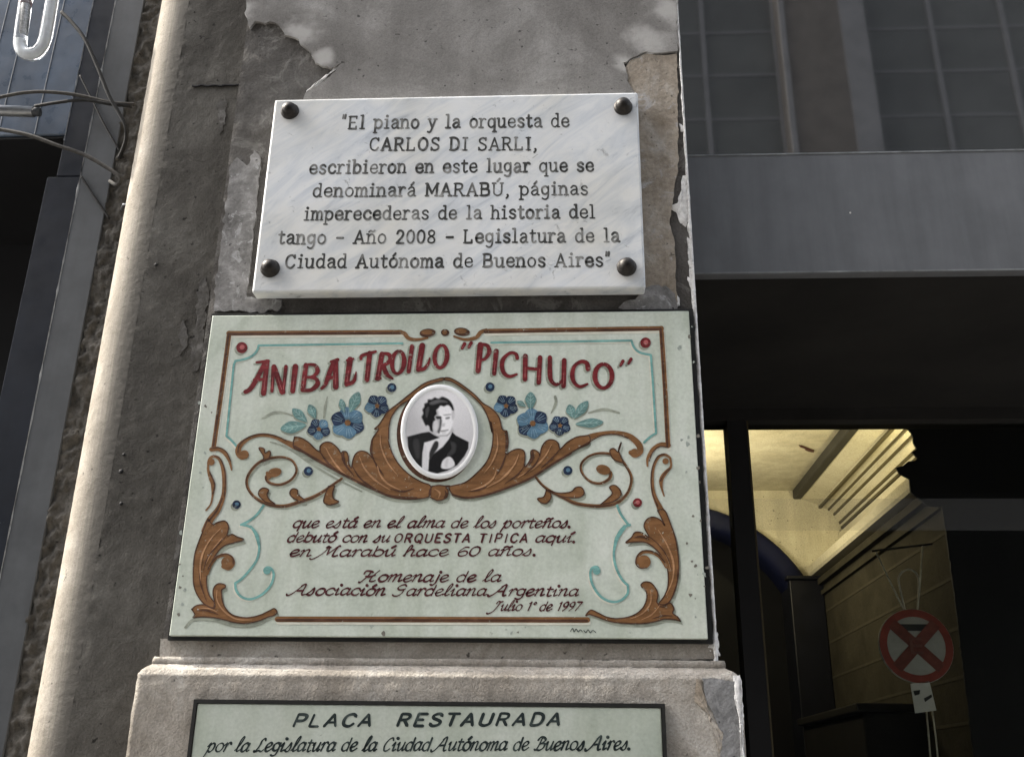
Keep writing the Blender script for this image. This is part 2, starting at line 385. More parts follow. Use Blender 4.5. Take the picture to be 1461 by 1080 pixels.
gl('p', .88, 'l.12,1 .12,-.5; c.12,.72 .38,1 .70,.84 .80,.5 .70,.14 .38,0 .12,.25; s-.06,1 .12,1; s-.04,-.5 .32,-.5')
gl('q', .88, 'l.74,1 .74,-.5; c.74,.75 .45,1 .16,.84 .06,.5 .15,.14 .42,0 .74,.26; s.56,-.5 .92,-.5')
gl('r', .70, 'l.16,1 .16,0; c.16,.6 .34,.94 .52,1 .66,.92; s-.02,1 .16,1; s-.02,0 .38,0')
gl('s', .76, 'c.66,.80 .52,.98 .30,.98 .12,.80 .24,.58 .52,.46 .68,.26 .56,.04 .32,0 .10,.18')
gl('t', .64, 'c.26,1.34 .26,.8 .26,.3 .32,.03 .46,0 .62,.12; l.04,1 .58,1')
gl('u', .90, 'c.12,1 .12,.5 .16,.12 .36,0 .58,.10 .72,.36; l.72,1 .72,0; s-.04,1 .12,1; s.56,1 .72,1; s.72,0 .90,0')
gl('v', .80, 'l.06,1 .40,0; l.40,0 .74,1')
gl('y', .84, 'l.08,1 .42,.05; c.76,1 .55,.4 .36,-.2 .18,-.48 -.02,-.44; s-.04,1 .24,1; s.62,1 .90,1')
gl('z', .78, 'l.1,1 .7,1; l.7,1 .1,0; l.1,0 .7,0')
gl('A', 1.06, 'l.08,0 .52,1.4; l.52,1.4 .96,0; l.24,.46 .80,.46; s-.06,0 .24,0; s.80,0 1.12,0')
gl('B', .98, 'l.14,1.4 .14,0; c.14,1.4 .5,1.4 .76,1.28 .76,.86 .5,.74 .14,.74; c.14,.74 .55,.74 .86,.6 .86,.14 .55,0 .14,0; s0,1.4 .2,1.4; s0,0 .2,0')
gl('C', 1.02, 'c.92,1.12 .74,1.36 .52,1.4 .22,1.2 .10,.7 .22,.2 .52,0 .76,.06 .94,.32; s.92,1.4 .92,1.1')
gl('D', 1.06, 'l.14,1.4 .14,0; c.14,1.4 .5,1.4 .82,1.18 .94,.7 .82,.2 .5,0 .14,0; s0,1.4 .2,1.4; s0,0 .2,0')
gl('E', .94, 'l.14,1.4 .14,0; l.14,1.4 .82,1.4; l.14,.72 .66,.72; l.14,0 .84,0; s.82,1.4 .82,1.16; s.84,0 .84,.26; s0,1.4 .14,1.4; s0,0 .14,0')
gl('G', 1.06, 'c.92,1.12 .74,1.36 .52,1.4 .22,1.2 .10,.7 .22,.2 .52,0 .80,.08 .92,.3 .92,.62; l.6,.62 1.0,.62')
gl('H', 1.08, 'l.14,1.4 .14,0; l.92,1.4 .92,0; l.14,.72 .92,.72')
gl('I', .56, 'l.28,1.4 .28,0; s.06,1.4 .50,1.4; s.06,0 .50,0')
gl('J', .7, 'c.5,1.4 .5,.6 .46,.14 .26,0 .06,.12')
gl('L', .92, 'l.14,1.4 .14,0; l.14,0 .82,0; s.82,0 .82,.30; s0,1.4 .32,1.4; s0,0 .14,0')
gl('M', 1.22, 'l.12,0 .12,1.4; l.12,1.4 .61,.3; l.61,.3 1.10,1.4; l1.10,1.4 1.10,0; s-.02,0 .28,0; s.94,0 1.24,0; s-.02,1.4 .12,1.4; s1.10,1.4 1.24,1.4')
gl('N', 1.1, 'l.12,0 .12,1.4; l.12,1.4 .96,0; l.96,0 .96,1.4')
gl('O', 1.08, 'c.54,1.4 .22,1.2 .09,.7 .22,.2 .54,0 .86,.2 .99,.7 .86,1.2 .54,1.4')
gl('P', .94, 'l.14,1.4 .14,0; c.14,1.4 .5,1.4 .80,1.28 .84,1.0 .74,.74 .5,.66 .14,.66')
gl('Q', 1.08, 'c.54,1.4 .22,1.2 .09,.7 .22,.2 .54,0 .86,.2 .99,.7 .86,1.2 .54,1.4; l.6,.3 1.0,-.15')
gl('R', 1.02, 'l.14,1.4 .14,0; c.14,1.4 .5,1.4 .78,1.28 .80,.94 .6,.74 .14,.70; l.5,.70 .90,0; s0,1.4 .2,1.4; s0,0 .32,0; s.84,0 1.06,0')
gl('S', .92, 'c.80,1.14 .64,1.36 .40,1.38 .16,1.2 .20,.9 .5,.72 .80,.5 .78,.16 .5,0 .24,.04 .08,.28; s.80,1.4 .80,1.1; s.08,0 .08,.3')
gl('T', .98, 'l.49,1.4 .49,0; l.06,1.4 .92,1.4; s.06,1.4 .06,1.15; s.92,1.4 .92,1.15; s.34,0 .64,0')
gl('U', 1.06, 'c.14,1.4 .14,.7 .18,.2 .52,0 .86,.2 .92,.7 .92,1.4; s0,1.4 .30,1.4; s.78,1.4 1.06,1.4')
gl('2', .88, 'c.12,1.05 .26,1.36 .56,1.36 .74,1.05 .58,.62 .12,.02; l.12,0 .80,0')
gl('0', .88, 'c.44,1.4 .18,1.2 .08,.7 .18,.2 .44,0 .70,.2 .80,.7 .70,1.2 .44,1.4')
gl('8', .88, 'c.44,1.4 .18,1.24 .20,.9 .44,.74 .72,.5 .74,.14 .44,0 .14,.14 .16,.5 .44,.74 .68,.9 .70,1.24 .44,1.4')
gl('6', .86, 'c.72,1.3 .4,1.3 .14,.8 .10,.4 .24,.04 .5,0 .76,.2 .74,.6 .46,.76 .14,.5')
gl('1', .6, 'l.34,1.4 .34,0; l.34,1.4 .14,1.15')
gl('9', .86, 'c.72,.95 .60,1.36 .36,1.38 .14,1.1 .22,.74 .46,.66 .70,.9 .72,1.1 .66,.5 .3,0')
gl('7', .8, 'l.1,1.4 .76,1.4; l.76,1.4 .3,0')
gl(',', .42, 'c.16,.08 .22,.02 .20,-.14 .08,-.3')
gl('.', .42, 'd.18,.06')
gl('-', .9, 'l.14,.62 .76,.62')
gl('"', .62, 'l.18,1.6 .14,1.2; l.42,1.6 .38,1.2')
gl('º', .5, 'c.25,1.4 .1,1.2 .25,1.0 .4,1.2 .25,1.4')
gl(' ', .62, '')
ACC = {'á':('a','´'), 'é':('e','´'), 'í':('i','´'), 'ó':('o','´'), 'ú':('u','´'), 'Ú':('U','´'), 'ñ':('n','~')}
GS = dict(G)                            # brush-script shapes
_G = G; G = GS
gl('a', .92, 'c.70,.80 .45,1 .16,.80 .08,.45 .18,.08 .42,.04 .66,.40 .74,.96; c.74,.96 .70,.30 .76,.02 .96,.18')
gl('r', .70, 'c.02,.7 .2,1 .24,.6 .18,0; c.20,.5 .36,.94 .56,1.02 .66,.82')
gl('s', .74, 'c.0,.1 .3,.6 .44,1.02 .56,.5 .5,.08 .26,-.02 .08,.16')
gl('l', .56, 'c.0,.1 .3,.7 .46,1.5 .34,1.7 .2,1.2 .18,.3 .28,0 .56,.2')
gl('e', .80, 'c.06,.35 .5,.55 .62,.84 .44,1 .18,.82 .10,.40 .26,.02 .52,.04 .80,.30')
gl('h', .90, 'c.0,.1 .3,.9 .36,1.5 .22,1.6 .14,1 .10,0; c.12,.6 .40,1 .64,.9 .62,.4 .66,.04 .90,.2')
gl('n', .92, 'c.0,.8 .16,1 .18,.6 .12,0; c.14,.55 .42,1 .62,.94 .62,.4 .66,.03 .92,.2')
gl('m', 1.26, 'c.0,.8 .16,1 .18,.6 .12,0; c.14,.55 .40,1 .56,.94 .56,.4 .52,0; c.54,.55 .82,1 .98,.94 .98,.4 1.02,.03 1.26,.2')
gl('u', .92, 'c.0,.7 .14,1 .16,.5 .24,.04 .46,.10 .66,.6 .72,1; c.72,1 .68,.4 .74,.02 .92,.2')
gl('i', .52, 'c.0,.6 .2,1 .20,.5 .24,.02 .50,.2; d.30,1.45')
gl('p', .9, 'c.0,.6 .2,1.05 .18,.4 .04,-.6; c.16,.6 .45,1 .7,.8 .7,.3 .45,0 .2,.15')
gl('A', 1.25, 'c-.5,.15 -.35,-.1 .0,.2 .35,.9 .62,1.5 .78,1.55 .84,1.2 .82,.4 .95,0 1.15,.1; l.28,.6 .86,.66; c.45,1.3 .6,1.5 .75,1.55')
gl('M', 1.5, 'c-.62,-.30 -.45,-.45 -.1,-.1 .25,.6 .42,1.45 .30,1.5 .22,1.3 .5,1.4 .60,1.3; l.50,1.35 .58,.25; c.58,.25 .85,.9 1.15,1.55 1.3,1.5; c1.15,1.5 1.05,.7 1.06,.1 1.22,0 1.42,.15')
gl('H', 1.45, 'c-.05,-.05 .05,-.15 .25,.2 .5,.9 .58,1.5; c.05,1.1 .1,1.5 .45,1.5 .75,1.35; c1.25,1.6 1.05,1.2 .85,.5 .85,.05 1.1,0 1.3,.15; c.3,.72 .7,.7 1.05,.95')
gl('G', 1.2, 'c.95,1.3 .75,1.55 .45,1.45 .25,1.1 .45,.8 .85,.85 .95,.95; c.85,.9 .85,.35 .6,-.05 .25,-.1 .05,.1')
gl('J', 1.0, 'c-.6,-.35 -.4,-.5 .1,-.2 .45,.6 .62,1.4; c.15,1.15 .3,1.5 .65,1.42 .9,1.5')
gl('L', 1.0, 'c.75,1.25 .65,1.5 .4,1.3 .35,.7 .15,.1 -.05,.1 .1,-.05 .45,.1 .75,0 .95,.2')
gl('C', .95, 'c.85,1.2 .7,1.5 .35,1.3 .12,.7 .22,.1 .5,0 .8,.25')
gl('B', 1.1, 'c.0,.15 .2,0 .38,.6 .5,1.45; c.1,1.15 .3,1.5 .7,1.45 .9,1.15 .6,.8 .45,.78; c.5,.78 .95,.75 .95,.3 .6,0 .2,.1')
gl('R', 1.25, 'c-.4,.15 -.2,-.1 .15,.3 .45,1.4; c.1,1.1 .3,1.5 .7,1.45 .9,1.15 .6,.8 .45,.75; c.5,.75 .75,.3 .95,.0 1.2,.15')
G = _G
def write(art, part, text, p0, p1, xh, width, mi=0, layer=3, serif=False, script=False, slant=0.0, pen=None, caps=None, jit=0.0):
    GG = GS if script else G
    tot = 0; items = []
    for ch in text:
        acc = None
        if ch in ACC: ch, acc = ACC[ch]
        if caps and ch.isupper(): adv, st = G[ch]
        else: adv, st = GG[ch]
        items.append((tot, st, acc, ch)); tot += adv + (0.20 if not script else 0.02) + (0.08 if ch.isupper() and not script else 0)
    tot -= 0.2 if not script else 0.02
    a = Vector(p0); b = Vector(p1); ux = (b-a)/tot
    mid = (a+b)/2; up = (Vector((776, -2900)) - mid).normalized()*xh
    for x0, st, acc, ch in items:
        jy = random.uniform(-jit, jit)
        up1 = (Vector((776, -2900)) - (a + ux*x0)).normalized()*xh
        def T(q): return a + ux*(x0 + q[0] + slant*q[1]*xh/ux.length) + up1*(q[1] + jy)
        dotw = width*1.45
        for kind, pts in st:
            if kind == 's' and not serif: continue
            if kind == 'd':
                if acc: continue
                q = T(pts[0]); art.disc(part, (q.x, q.y), dotw/2, mi=mi, layer=layer, n=8); continue
            art.stroke(part, [T(q) for q in pts], width*(0.85 if kind == 's' else 1)*random.uniform(0.74, 1.16), mi, layer, kind == 'c', 5, pen)
        if acc:
            top = 1.62 if ch.isupper() else 1.25
            c = G[ch][0]/2
            if acc == '´': art.stroke(part, [T((c-.06, top)), T((c+.16, top+.3))], width, mi, layer, False)
            else: art.stroke(part, [T((c-.3, top)), T((c-.12, top+.14)), T((c+.1, top+.02)), T((c+.28, top+.16))], width*.8, mi, layer)

# ================================================================== STREET (ground, other side)
ZG = 0.0
g = MB(); g.box(-60, 60, -2.6, 12, -0.3, 0.0); struct(g.build('pavement', simple('pavement_tiles', (0.17,0.165,0.155), 0.85, 0.3, 8, bump=0.5)))
g = MB(); g.box(-60, 60, -7.2, -2.6, -0.45, -0.14); struct(g.build('road', simple('asphalt', (0.05,0.05,0.052), 0.9, 0.3, 30, bump=0.6)))
g = MB(); g.box(-60, 60, -40, -7.2, -0.3, -0.004); struct(g.build('far_pavement', simple('far_paving', (0.15,0.145,0.14), 0.9, 0.3, 8)))
YO = -8.8                                # front of the house across the street
ob = empty('opposite_building', (2, YO, 0), 'grey apartment house across the street with tall paned windows and brown piers', 'building')
mo = [simple('opposite_plaster', (0.12,0.115,0.105), 0.9, 0.2, 3), simple('opposite_pane', (0.115,0.118,0.112), 0.35, 0.25, 1.2), simple('opposite_sash', (0.23,0.23,0.235), 0.6, 0.15, 5), simple('opposite_pier', (0.165,0.148,0.132), 0.9, 0.2, 4), simple('added_dark_storey_paint', (0.012,0.012,0.013), 0.6)]
b = MB(); b.box(-14, 16, YO-8, YO-0.25, 0, 14.2); b.build('wall', mo[0], ob)
b = MB(); b.box(-14, 16, YO-0.249, YO-0.05, 0, 5.6); b.build('added_dark_storey', mo[4], ob)  # ground floor made dark so the door glass reflects little
bays = [(-13.2,-10.4),(-9.4,-6.6),(-5.6,-2.8),(-1.8,1.0)]
bays = [(-12.2,-9.4),(-8.4,-5.6),(-4.6,-1.0),(0.0,2.80),(3.88,6.65),(7.7,10.5),(11.5,14.3)]
prev = -14
for (x0, x1) in bays + [(16, 17)]:
    b = MB(); b.box(prev, x0, YO-0.25, YO+0.06, 5.6, 14.2); pr = b.build('pier', mo[3], ob)
    b = MB(); b.box(x0-0.31, x0-0.002, YO+0.0605, YO+0.09, 5.6, 14.2) if x0 < 15 else b.box(15.6, 15.9, YO+0.0605, YO+0.09, 5.6, 14.2)
    b.box(prev+0.002, prev+0.07, YO+0.0605, YO+0.10, 5.6, 14.2); b.build('pilaster_strip', mo[2], pr); prev = x1
HZ = [10.08 + 0.68*i for i in range(-6, 7)]
for (x0, x1) in bays:
    for z0, z1 in ((5.6, 8.05), (8.05, 11.64), (11.64, 14.2)):
        b = MB(); b.box(x0, x1, YO-0.24, YO-0.2, z0, z1-0.001); wn = b.build('window', mo[1], ob)
        f = MB(); nx = 3
        for i in range(nx+1):
            x = x0 + (x1-x0)*i/nx; f.box(max(x-0.03, x0), min(x+0.03, x1), YO-0.1992, YO-0.16, z0, z1-0.001)
        for zz in HZ:
            if z0 < zz < z1-.05: f.box(x0, x1, YO-0.199, YO-0.190, zz-0.016, zz+0.016)
        f.build('sash', mo[2], wn)

# ================================================================== STONE PILLAR
XL, XR = -0.553, 0.203
ZT = 4.4
pil = empty('stone_pillar', (XL*.5+XR*.5, 0.2, 0), 'weathered grey plastered pillar that carries all three plaques', 'pillar')
def grid_front(x0, x1, z0, z1, Y, nx, nz, amp, sc, mi=0, edge=0.0):
    vs = []; fs = []
    for j in range(nz+1):
        for i in range(nx+1):
            x = x0 + (x1-x0)*i/nx; z = z0 + (z1-z0)*j/nz
            vs.append((x, Y + amp*noise.fractal(Vector((x*sc, Y*9, z*sc)), 0.9, 2.0, 4), z))
    for j in range(nz):
        for i in range(nx):
            a = j*(nx+1)+i; fs.append((a, a+1, a+nx+2, a+nx+1))
    return vs, fs
zped = on(600, 941, 0).z
b = MB()
vs, fs = grid_front(XL, XR, zped-0.05, 3.1, 0.0, 110, 190, 0.0016, 30); b.add(vs, fs, 0, True)
b.box(XL+0.001, XR-0.001, 0.004, 0.79, zped-0.05, ZT)
b.box(XL, XR, 0.0, 0.0035, 3.1, ZT)
b.build('shaft', M['shaft'], pil)
def rag(pts, amp=1.6, n=5, smooth=False, closed=True):
    out = []; m = len(pts)
    for i in range(m):
        a = Vector(pts[i]); c = Vector(pts[(i+1) % m])
        k = max(1, int((c-a).length/n))
        for j in range(k):
            p = a + (c-a)*j/k
            o = noise.noise_vector(Vector((p.x*.11, p.y*.11, 3.3)))*amp*1.6 + noise.noise_vector(Vector((p.x*.4, p.y*.4, 7.1)))*amp
            out.append((p.x + o.x, p.y + o.y))
    return out
TC = 0.0045
def coat(name, pts, mat, th=TC, amp=1.6, lift=0.0015):
    P = rag(pts, amp); m = MB()
    m.slab([on(x, y, -th-lift) for x, y in P], th+lift-0.0005); return m.build(name, mat, pil)
# finish coat that survives above the marble, with its broken lower edge
coat('plaster_coat', [(352,-60),(352,2),(350,20),(356,42),(363,31),(378,33),(394,32),(401,40),(407,50),(420,54),(433,66),(444,76),(450,90),(460,95),(478,97),(487,90),(480,98),(470,110),(452,122),(436,134),(430,150),(902,150),(907,140),(898,122),(893,98),(890,90),(903,82),(918,75),(945,76),(967,74),(966,-60)], M['coat'])
coat('stained_plaster', [(900,130),(892,98),(896,90),(906,84),(920,77),(945,79),(966,78),(967,110),(967,160),(968,230),(964,262),(958,300),(955,318),(962,340),(964,380),(966,432),(930,438),(912,430),(905,300)], M['coat_side'], 0.003)
coat('scratched_plaster', [(327,240),(338,225),(352,238),(364,214),(372,230),(362,330),(352,424),(402,428),(398,444),(305,444),(306,405),(311,380),(318,330)], M['coat_grey'], 0.0025, 2.2)
coat('scratched_plaster', [(880,437),(905,426),(930,406),(950,408),(962,420),(968,446),(900,447)], M['coat_grey'], 0.0042, 2.0)
coat('ledge_plaster', [(229,911),(600,913),(1012,914),(1022,917),(1023,940),(600,943),(228,942)], M['ped'], 0.0022, 0.7)
# crack: dark settled line above the marble
# white corner bead and chipped plaster on the right arris
vs = []; fs = []; nz = 420; prof = 7
z0, z1 = zped-0.04, 2.95
for j in range(nz+1):
    z = z0 + (z1-z0)*j/nz
    wdt = 0.0048 + 0.0035*max(-0.6, noise.fractal(Vector((3.1, 0, z*22)), 0.8, 2.1, 4)) 
    if z > 2.42: wdt *= 0.55
    pr = 0.0055 + 0.002*noise.fractal(Vector((9.1, 0, z*60)), 0.8, 2.1, 3)
    row = [(XR-wdt, 0.001), (XR-wdt*.8, -pr*.9), (XR-wdt*.3, -pr), (XR+0.001, -pr*.6), (XR+0.0022+0.0012*noise.noise(Vector((1, 2, z*70))), 0.006), (XR+0.001, 0.02), (XR, 0.03)]
    vs += [(x, y, z) for x, y in row]
for j in range(nz):
    for i in range(prof-1): a = j*prof+i; fs.append((a, a+1, a+prof+1, a+prof))
b = MB(); b.add(vs, fs, 0, True); b.build('corner_bead', M['chip'], pil)
def lump(name, pts, th, mat=M['chip'], amp=1.3):
    """rough raised flake: outline with a domed, noisy face"""
    P = [Vector(p) for p in rag(pts, amp, 3)]
    c = sum(P, Vector((0, 0)))/len(P); m = MB(); rings = []; K = 5
    for k in range(K+1):
        s = 1 - 0.96*k/K
        rings.append([on(*(c + (p-c)*s), -th*(1-(s)**3) - 0.001 - 0.0018*noise.noise(Vector(((c.x+(p.x-c.x)*s)*.3, (c.y+(p.y-c.y)*s)*.3, 0)))*(k > 0)) for p in P])
    n = len(P); vs = [v for r in rings for v in r]; fs = []
    for k in range(K):
        for i in range(n): fs.append((k*n+i, k*n+(i+1) % n, (k+1)*n+(i+1) % n, (k+1)*n+i))
    fs.append([K*n+i for i in range(n)])
    m.add(vs, fs, 0, True); return m.build(name, mat, pil)
for pts in ([(973,250),(982,252),(984,284),(985,310),(978,325),(969,318),(965,303),(951,296),(966,293),(971,275)],
            [(981,338),(986,342),(989,378),(990,412),(984,408),(983,380)],
            [(980,395),(988,398),(991,425),(986,415)],
            [(936,406),(955,410),(968,424),(972,436),(966,440),(956,422),(938,412)],
            [(969,176),(976,180),(978,190),(970,188)],
            [(1006,918),(1016,908),(1024,902),(1027,936),(1008,932),(999,926)],
            [(889,128),(893,108),(896,118),(904,134),(893,136)],
            [(894,92),(905,82),(930,73),(960,70),(966,74),(945,76),(918,77)],
            [(488,86),(494,84),(492,90),(478,100),(455,122),(436,132),(450,118),(470,106)]):
    lump('plaster_flake', pts, 0.003)

# pedestal: mitred mouldings round three sides
PF = -0.026
xl2 = (on(196, 966, PF).x + on(178, 1080, PF).x)/2; xr2 = (on(1058, 966, PF).x + on(1064, 1080, PF).x)/2
zA = on(600, 944, 0).z; zB = on(600, 966, PF).z
prof = [(0.0015, zA+0.004), (0.008, zA+0.0035), (0.0095, zA), (0.0095, zA-0.004), (0.0085, zA-0.006)]
for i in range(7):
    t = i/6; prof.append((0.0085 + 0.0145*sin(t*pi/2)**1.3, zA-0.006 - (zA-0.006-zB-0.005)*t))
prof += [(0.0252, zB+0.003), (0.026, zB), (0.0255, zB-0.003)]
prof += [(0.026, zB-0.01-0.01*i) for i in range(40)] + [(0.026, 0.0)]
loopx = [i/150 for i in range(151)]
vs = []; fs = []
for (p, z) in prof:
    q = p/0.026
    a = XL + (xl2-XL)*q; c = XR + (xr2-XR)*q
    row = [(a, 0.7)] + [(a, -p + (0.7+p)*(1-i/6)) for i in range(1, 6)] + [(a + (c-a)*t, -p) for t in loopx] + [(c, -p + (0.7+p)*i/6) for i in range(1, 6)] + [(c, 0.7)]
    for (x, y) in row:
        nv = noise.noise_vector(Vector((x*45, y*45, z*45)))*0.0009 + noise.noise_vector(Vector((x*160, y*160, z*160)))*0.0006
        vs.append((x+nv.x, y+nv.y, z+nv.z*0.7))
nr = len(vs)//len(prof)
for j in range(len(prof)-1):
    for i in range(nr-1): a = j*nr+i; fs.append((a+nr, a+nr+1, a+1, a))
b = MB(); b.add(vs, fs, 0, True); b.build('pedestal', M['ped'], pil)
# the grey patch that has lost its skin on the right of the pedestal, and its bright rim
def pedcoat(name, pts, mat, th): 
    m = MB(); m.slab([on(x, y, PF-th-0.0012) for x, y in rag(pts, 1.2, 4)], th); return m.build(name, mat, pil)
pedcoat('bare_plaster', [(1002,966),(1018,968),(1048,972),(1053,1000),(1056,1040),(1058,1100),(1024,1100),(1030,1070),(1032,1044),(1024,1036),(1018,1018),(1010,1004),(1006,990)], plaster('bare_grey', (0.15,0.15,0.15), (0.23,0.23,0.23), (0.33,0.33,0.33), grain=220, streak=False, blot=24), 0.0008)
def pedlump(pts, th, mat=M['chip']):
    global on
    f0 = on; on = lambda px, py, Y=0.0: f0(px, py, PF + Y)
    lump('plaster_flake', pts, th, mat); on = f0
pedlump([(1046,964),(1056,962),(1058,975),(1060,1000),(1061,1040),(1063,1100),(1057,1100),(1056,1040),(1051,1004),(1046,985)], 0.003)
pedlump([(993,968),(1000,970),(1002,990),(1009,1008),(1017,1018),(1023,1034),(1032,1042),(1031,1060),(1026,1075),(1024,1062),(1026,1046),(1016,1034),(1006,1014),(998,1004),(990,1000),(992,985)], 0.0008, M['coat_side'])

# ================================================================== MARBLE PLAQUE
YMF = -0.032
c4 = [on(392,142,YMF), on(912,132,YMF), on(919,410,YMF), on(359,418,YMF)]
mx0 = (c4[0].x+c4[3].x)/2; mx1 = (c4[1].x+c4[2].x)/2; mz1 = (c4[0].z+c4[1].z)/2; mz0 = (c4[2].z+c4[3].z)/2
mp = empty('marble_plaque', (mx0*.5+mx1*.5, -0.006, mz0), 'white marble plaque with dark engraved lettering and four bolts, topmost on the pillar', 'plaque')
b = MB(); b.bbox(mx0, mx1, YMF, -0.0068, mz0, mz1, 0.0035, 3); b.build('slab', M['marble'], mp)
A = Art(YMF)
for i, (t, p0, p1) in enumerate([
    ('"El piano y la orquesta de', (486,184), (812,181)), ('CARLOS DI SARLI,', (526.5,215), (767,214)),
    ('escribieron en este lugar que se', (441,248), (847,244.5)), ('denominará MARABÚ, páginas', (446,281), (839,278)),
    ('imperecederas de la historia del', (433.5,314), (849,311)), ('tango - Año 2008 - Legislatura de la', (396.5,348), (884,345)),
    ('Ciudad Autónoma de Buenos Aires"', (406,382.5), (872,380))]):
    pt = 'lettering%d' % i
    write(A, pt, t, p0, p1, 12.4 if i < 5 else 12.8, 3.1, 0, 1.0, serif=True, jit=0.02)
for k in list(A.mb): A.mb[k].build('lettering', M['engraved'], mp)
stain = simple('rust_stain', (0.42,0.40,0.36), 0.5, 0.15, 60)
for (px, py) in ((414,160), (889,154), (386,384), (894,382)):
    c = on(px, py, YMF); r = 0.0152
    b = MB(); b.lathe((c.x, c.y, c.z), [(r*.98, 0.0), (r, -0.003), (r*.93, -0.005), (r*.86, -0.0055), (r*.82, -0.009), (r*.68, -0.0135), (r*.42, -0.0165), (r*.16, -0.0178)], 28)
    b.build('bolt', M['bolt'], mp)

# ================================================================== PAINTED PLAQUE
YB = -0.016
q4 = [on(303,450,YB), on(983,444,YB), on(1010,911,YB), on(241,907,YB)]
bx0 = (q4[0].x+q4[3].x)/2; bx1 = (q4[1].x+q4[2].x)/2; bz1 = (q4[0].z+q4[1].z)/2; bz0 = (q4[2].z+q4[3].z)/2
pp = empty('painted_plaque', (bx0*.5+bx1*.5, -0.004, bz0), 'pale green painted plaque with brown scrolls, red title and oval portrait', 'plaque')
b = MB(); b.bbox(bx0, bx1, YB, -0.004, bz0, bz1, 0.0012, 2); b.build('board', M['board'], pp)
b = MB(); e = 0.0048
b.box(bx0-e*.7, bx1+e*1.5, -0.0105, -0.0042, bz1+0.0004, bz1+e*1.25); b.box(bx0-e*.7, bx1+e*1.5, -0.0105, -0.0042, bz0-e*1.1, bz0-0.0004)
b.box(bx0-e*.7, bx0-0.0004, -0.0105, -0.0042, bz0-0.0004, bz1+0.0004); b.box(bx1+0.0004, bx1+e*1.5, -0.0105, -0.0042, bz0-0.0004, bz1+0.0004)
b.build('rim', M['black'], pp)
A = Art(YB)
BR = [M['brown'], M['brown_d'], M['brown_l'], M['shade'], M['halo']]
# ---- brown border lines
BN = [0]
def bline(pts, w=6.5, smooth=False):
    BN[0] += 1; nm = 'border_line%d' % BN[0]
    A.stroke(nm, [(x+1.5, y+4) for x, y in pts], w*.9, 4, 1, smooth)
    A.stroke(nm, pts, w, 0, 2, smooth)
    A.stroke(nm, [(x-.8, y+1.1) for x, y in pts], w*.45, 1, 3, smooth)
bline([(326,475.5),(572,474)]); bline([(692,472.5),(944,468.5)])
bline([(327,475),(316,558),(304.5,640)], 6.5); bline([(943.5,468),(949,555),(953,636)], 6.5)
bline([(396,883),(838,884)], 8)
A.stroke('border_curl0', [(569,473),(577,476),(582,482),(590,484.5),(600,484),(610,482)], [5,6,5,4,3], 0, 2)
A.stroke('border_curl1', [(694,471),(686,474),(680,481),(670,484),(660,484),(648,480)], [5,6,5,4,3], 0, 2)
A.disc('border_drop2', (610,475), 11.5, 6, 1, 3, rot=-.1); A.disc('border_drop2', (609,474), 8, 3.6, 0, 4)
A.disc('border_drop3', (659,473.5), 11.5, 6, 1, 3, rot=.1); A.disc('border_drop3', (658,472.5), 8, 3.6, 0, 4)
A.disc('border_drop4', (635,474.5), 6, 5, 1, 3); A.disc('border_drop4', (634.5,474), 3.5, 3, 0, 4)
# ---- teal lines
TN = [0]
def tline(segs, w=3.2):
    TN[0] += 1; nm = 'teal_line%d' % TN[0]
    for pts, sm in segs:
        A.stroke(nm, [(x-2.2, y+2.2) for x, y in pts], w*.8, 1, 1, sm)
        A.stroke(nm, pts, w, 0, 2, sm)
tline([([(574,490),(369,493)], False), ([(369,493),(366,501),(358.5,508.5),(347,513),(336,515)], True), ([(336,515),(333.5,520),(323,622)], False), ([(323,622),(330,628),(338,637)], True)])
tline([([(701,489),(901,486)], False), ([(901,486),(904.5,495.5),(913,503),(928.5,506.5)], True), ([(928.5,506.5),(931,540),(936,618)], False), ([(936,618),(928,623),(919,631)], True)])
a1 = frm(230,600,5.4); a2 = frm(230,730,5.4); r1 = frm(820,600,5.4); r2 = frm(830,730,5.4)
tline([(a1((790,650),(740,720),(680,770),(615,802)), True), (a2((620,98),(690,120),(740,190),(755,280),(735,370),(680,450),(620,515),(570,550)), True),
       (a2((570,550),(578,605),(620,655),(690,672),(770,640),(840,570),(866,490),(850,440),(815,428),(797,455)), True)], 3.6)
A.stroke('teal_line3', a2((690,112),(735,180),(757,280)), [3,6,3], 0, 3); A.disc('teal_line3', a2((815,452))[0], 5.5, mi=0, layer=3)
tline([(r1((325,650),(355,720),(412,800)), True), (r2((370,100),(310,130),(265,210),(247,330),(265,430),(310,520),(355,565)), True),
       (r2((355,565),(352,630),(300,682),(230,692),(150,655),(90,575),(66,490),(78,435),(120,425),(130,460)), True)], 3.6)
A.stroke('teal_line4', r2((330,115),(270,205),(250,300)), [5.5,6,3], 0, 3); A.disc('teal_line4', r2((115,455))[0], 5.5, mi=0, layer=3)
# ---- brown leaf work
def leaf(part, pts, sm=True, sh=(3, 5)):
    A.shape(part, [(x+sh[0], y+sh[1]) for x, y in pts], 3, 1, sm)
    A.shape(part, pts, 0, 3, sm)
    A.stroke(part, pts + [pts[0]], 1.7, 1, 4, sm, 4)
def vein(part, pts, w=2.0, mi=2): A.stroke(part, pts, [w*.3, w, w*.3], mi, 5, True, 6, cap=False)
def dark(part, pts, w=2.2): vein(part, pts, w, 1)
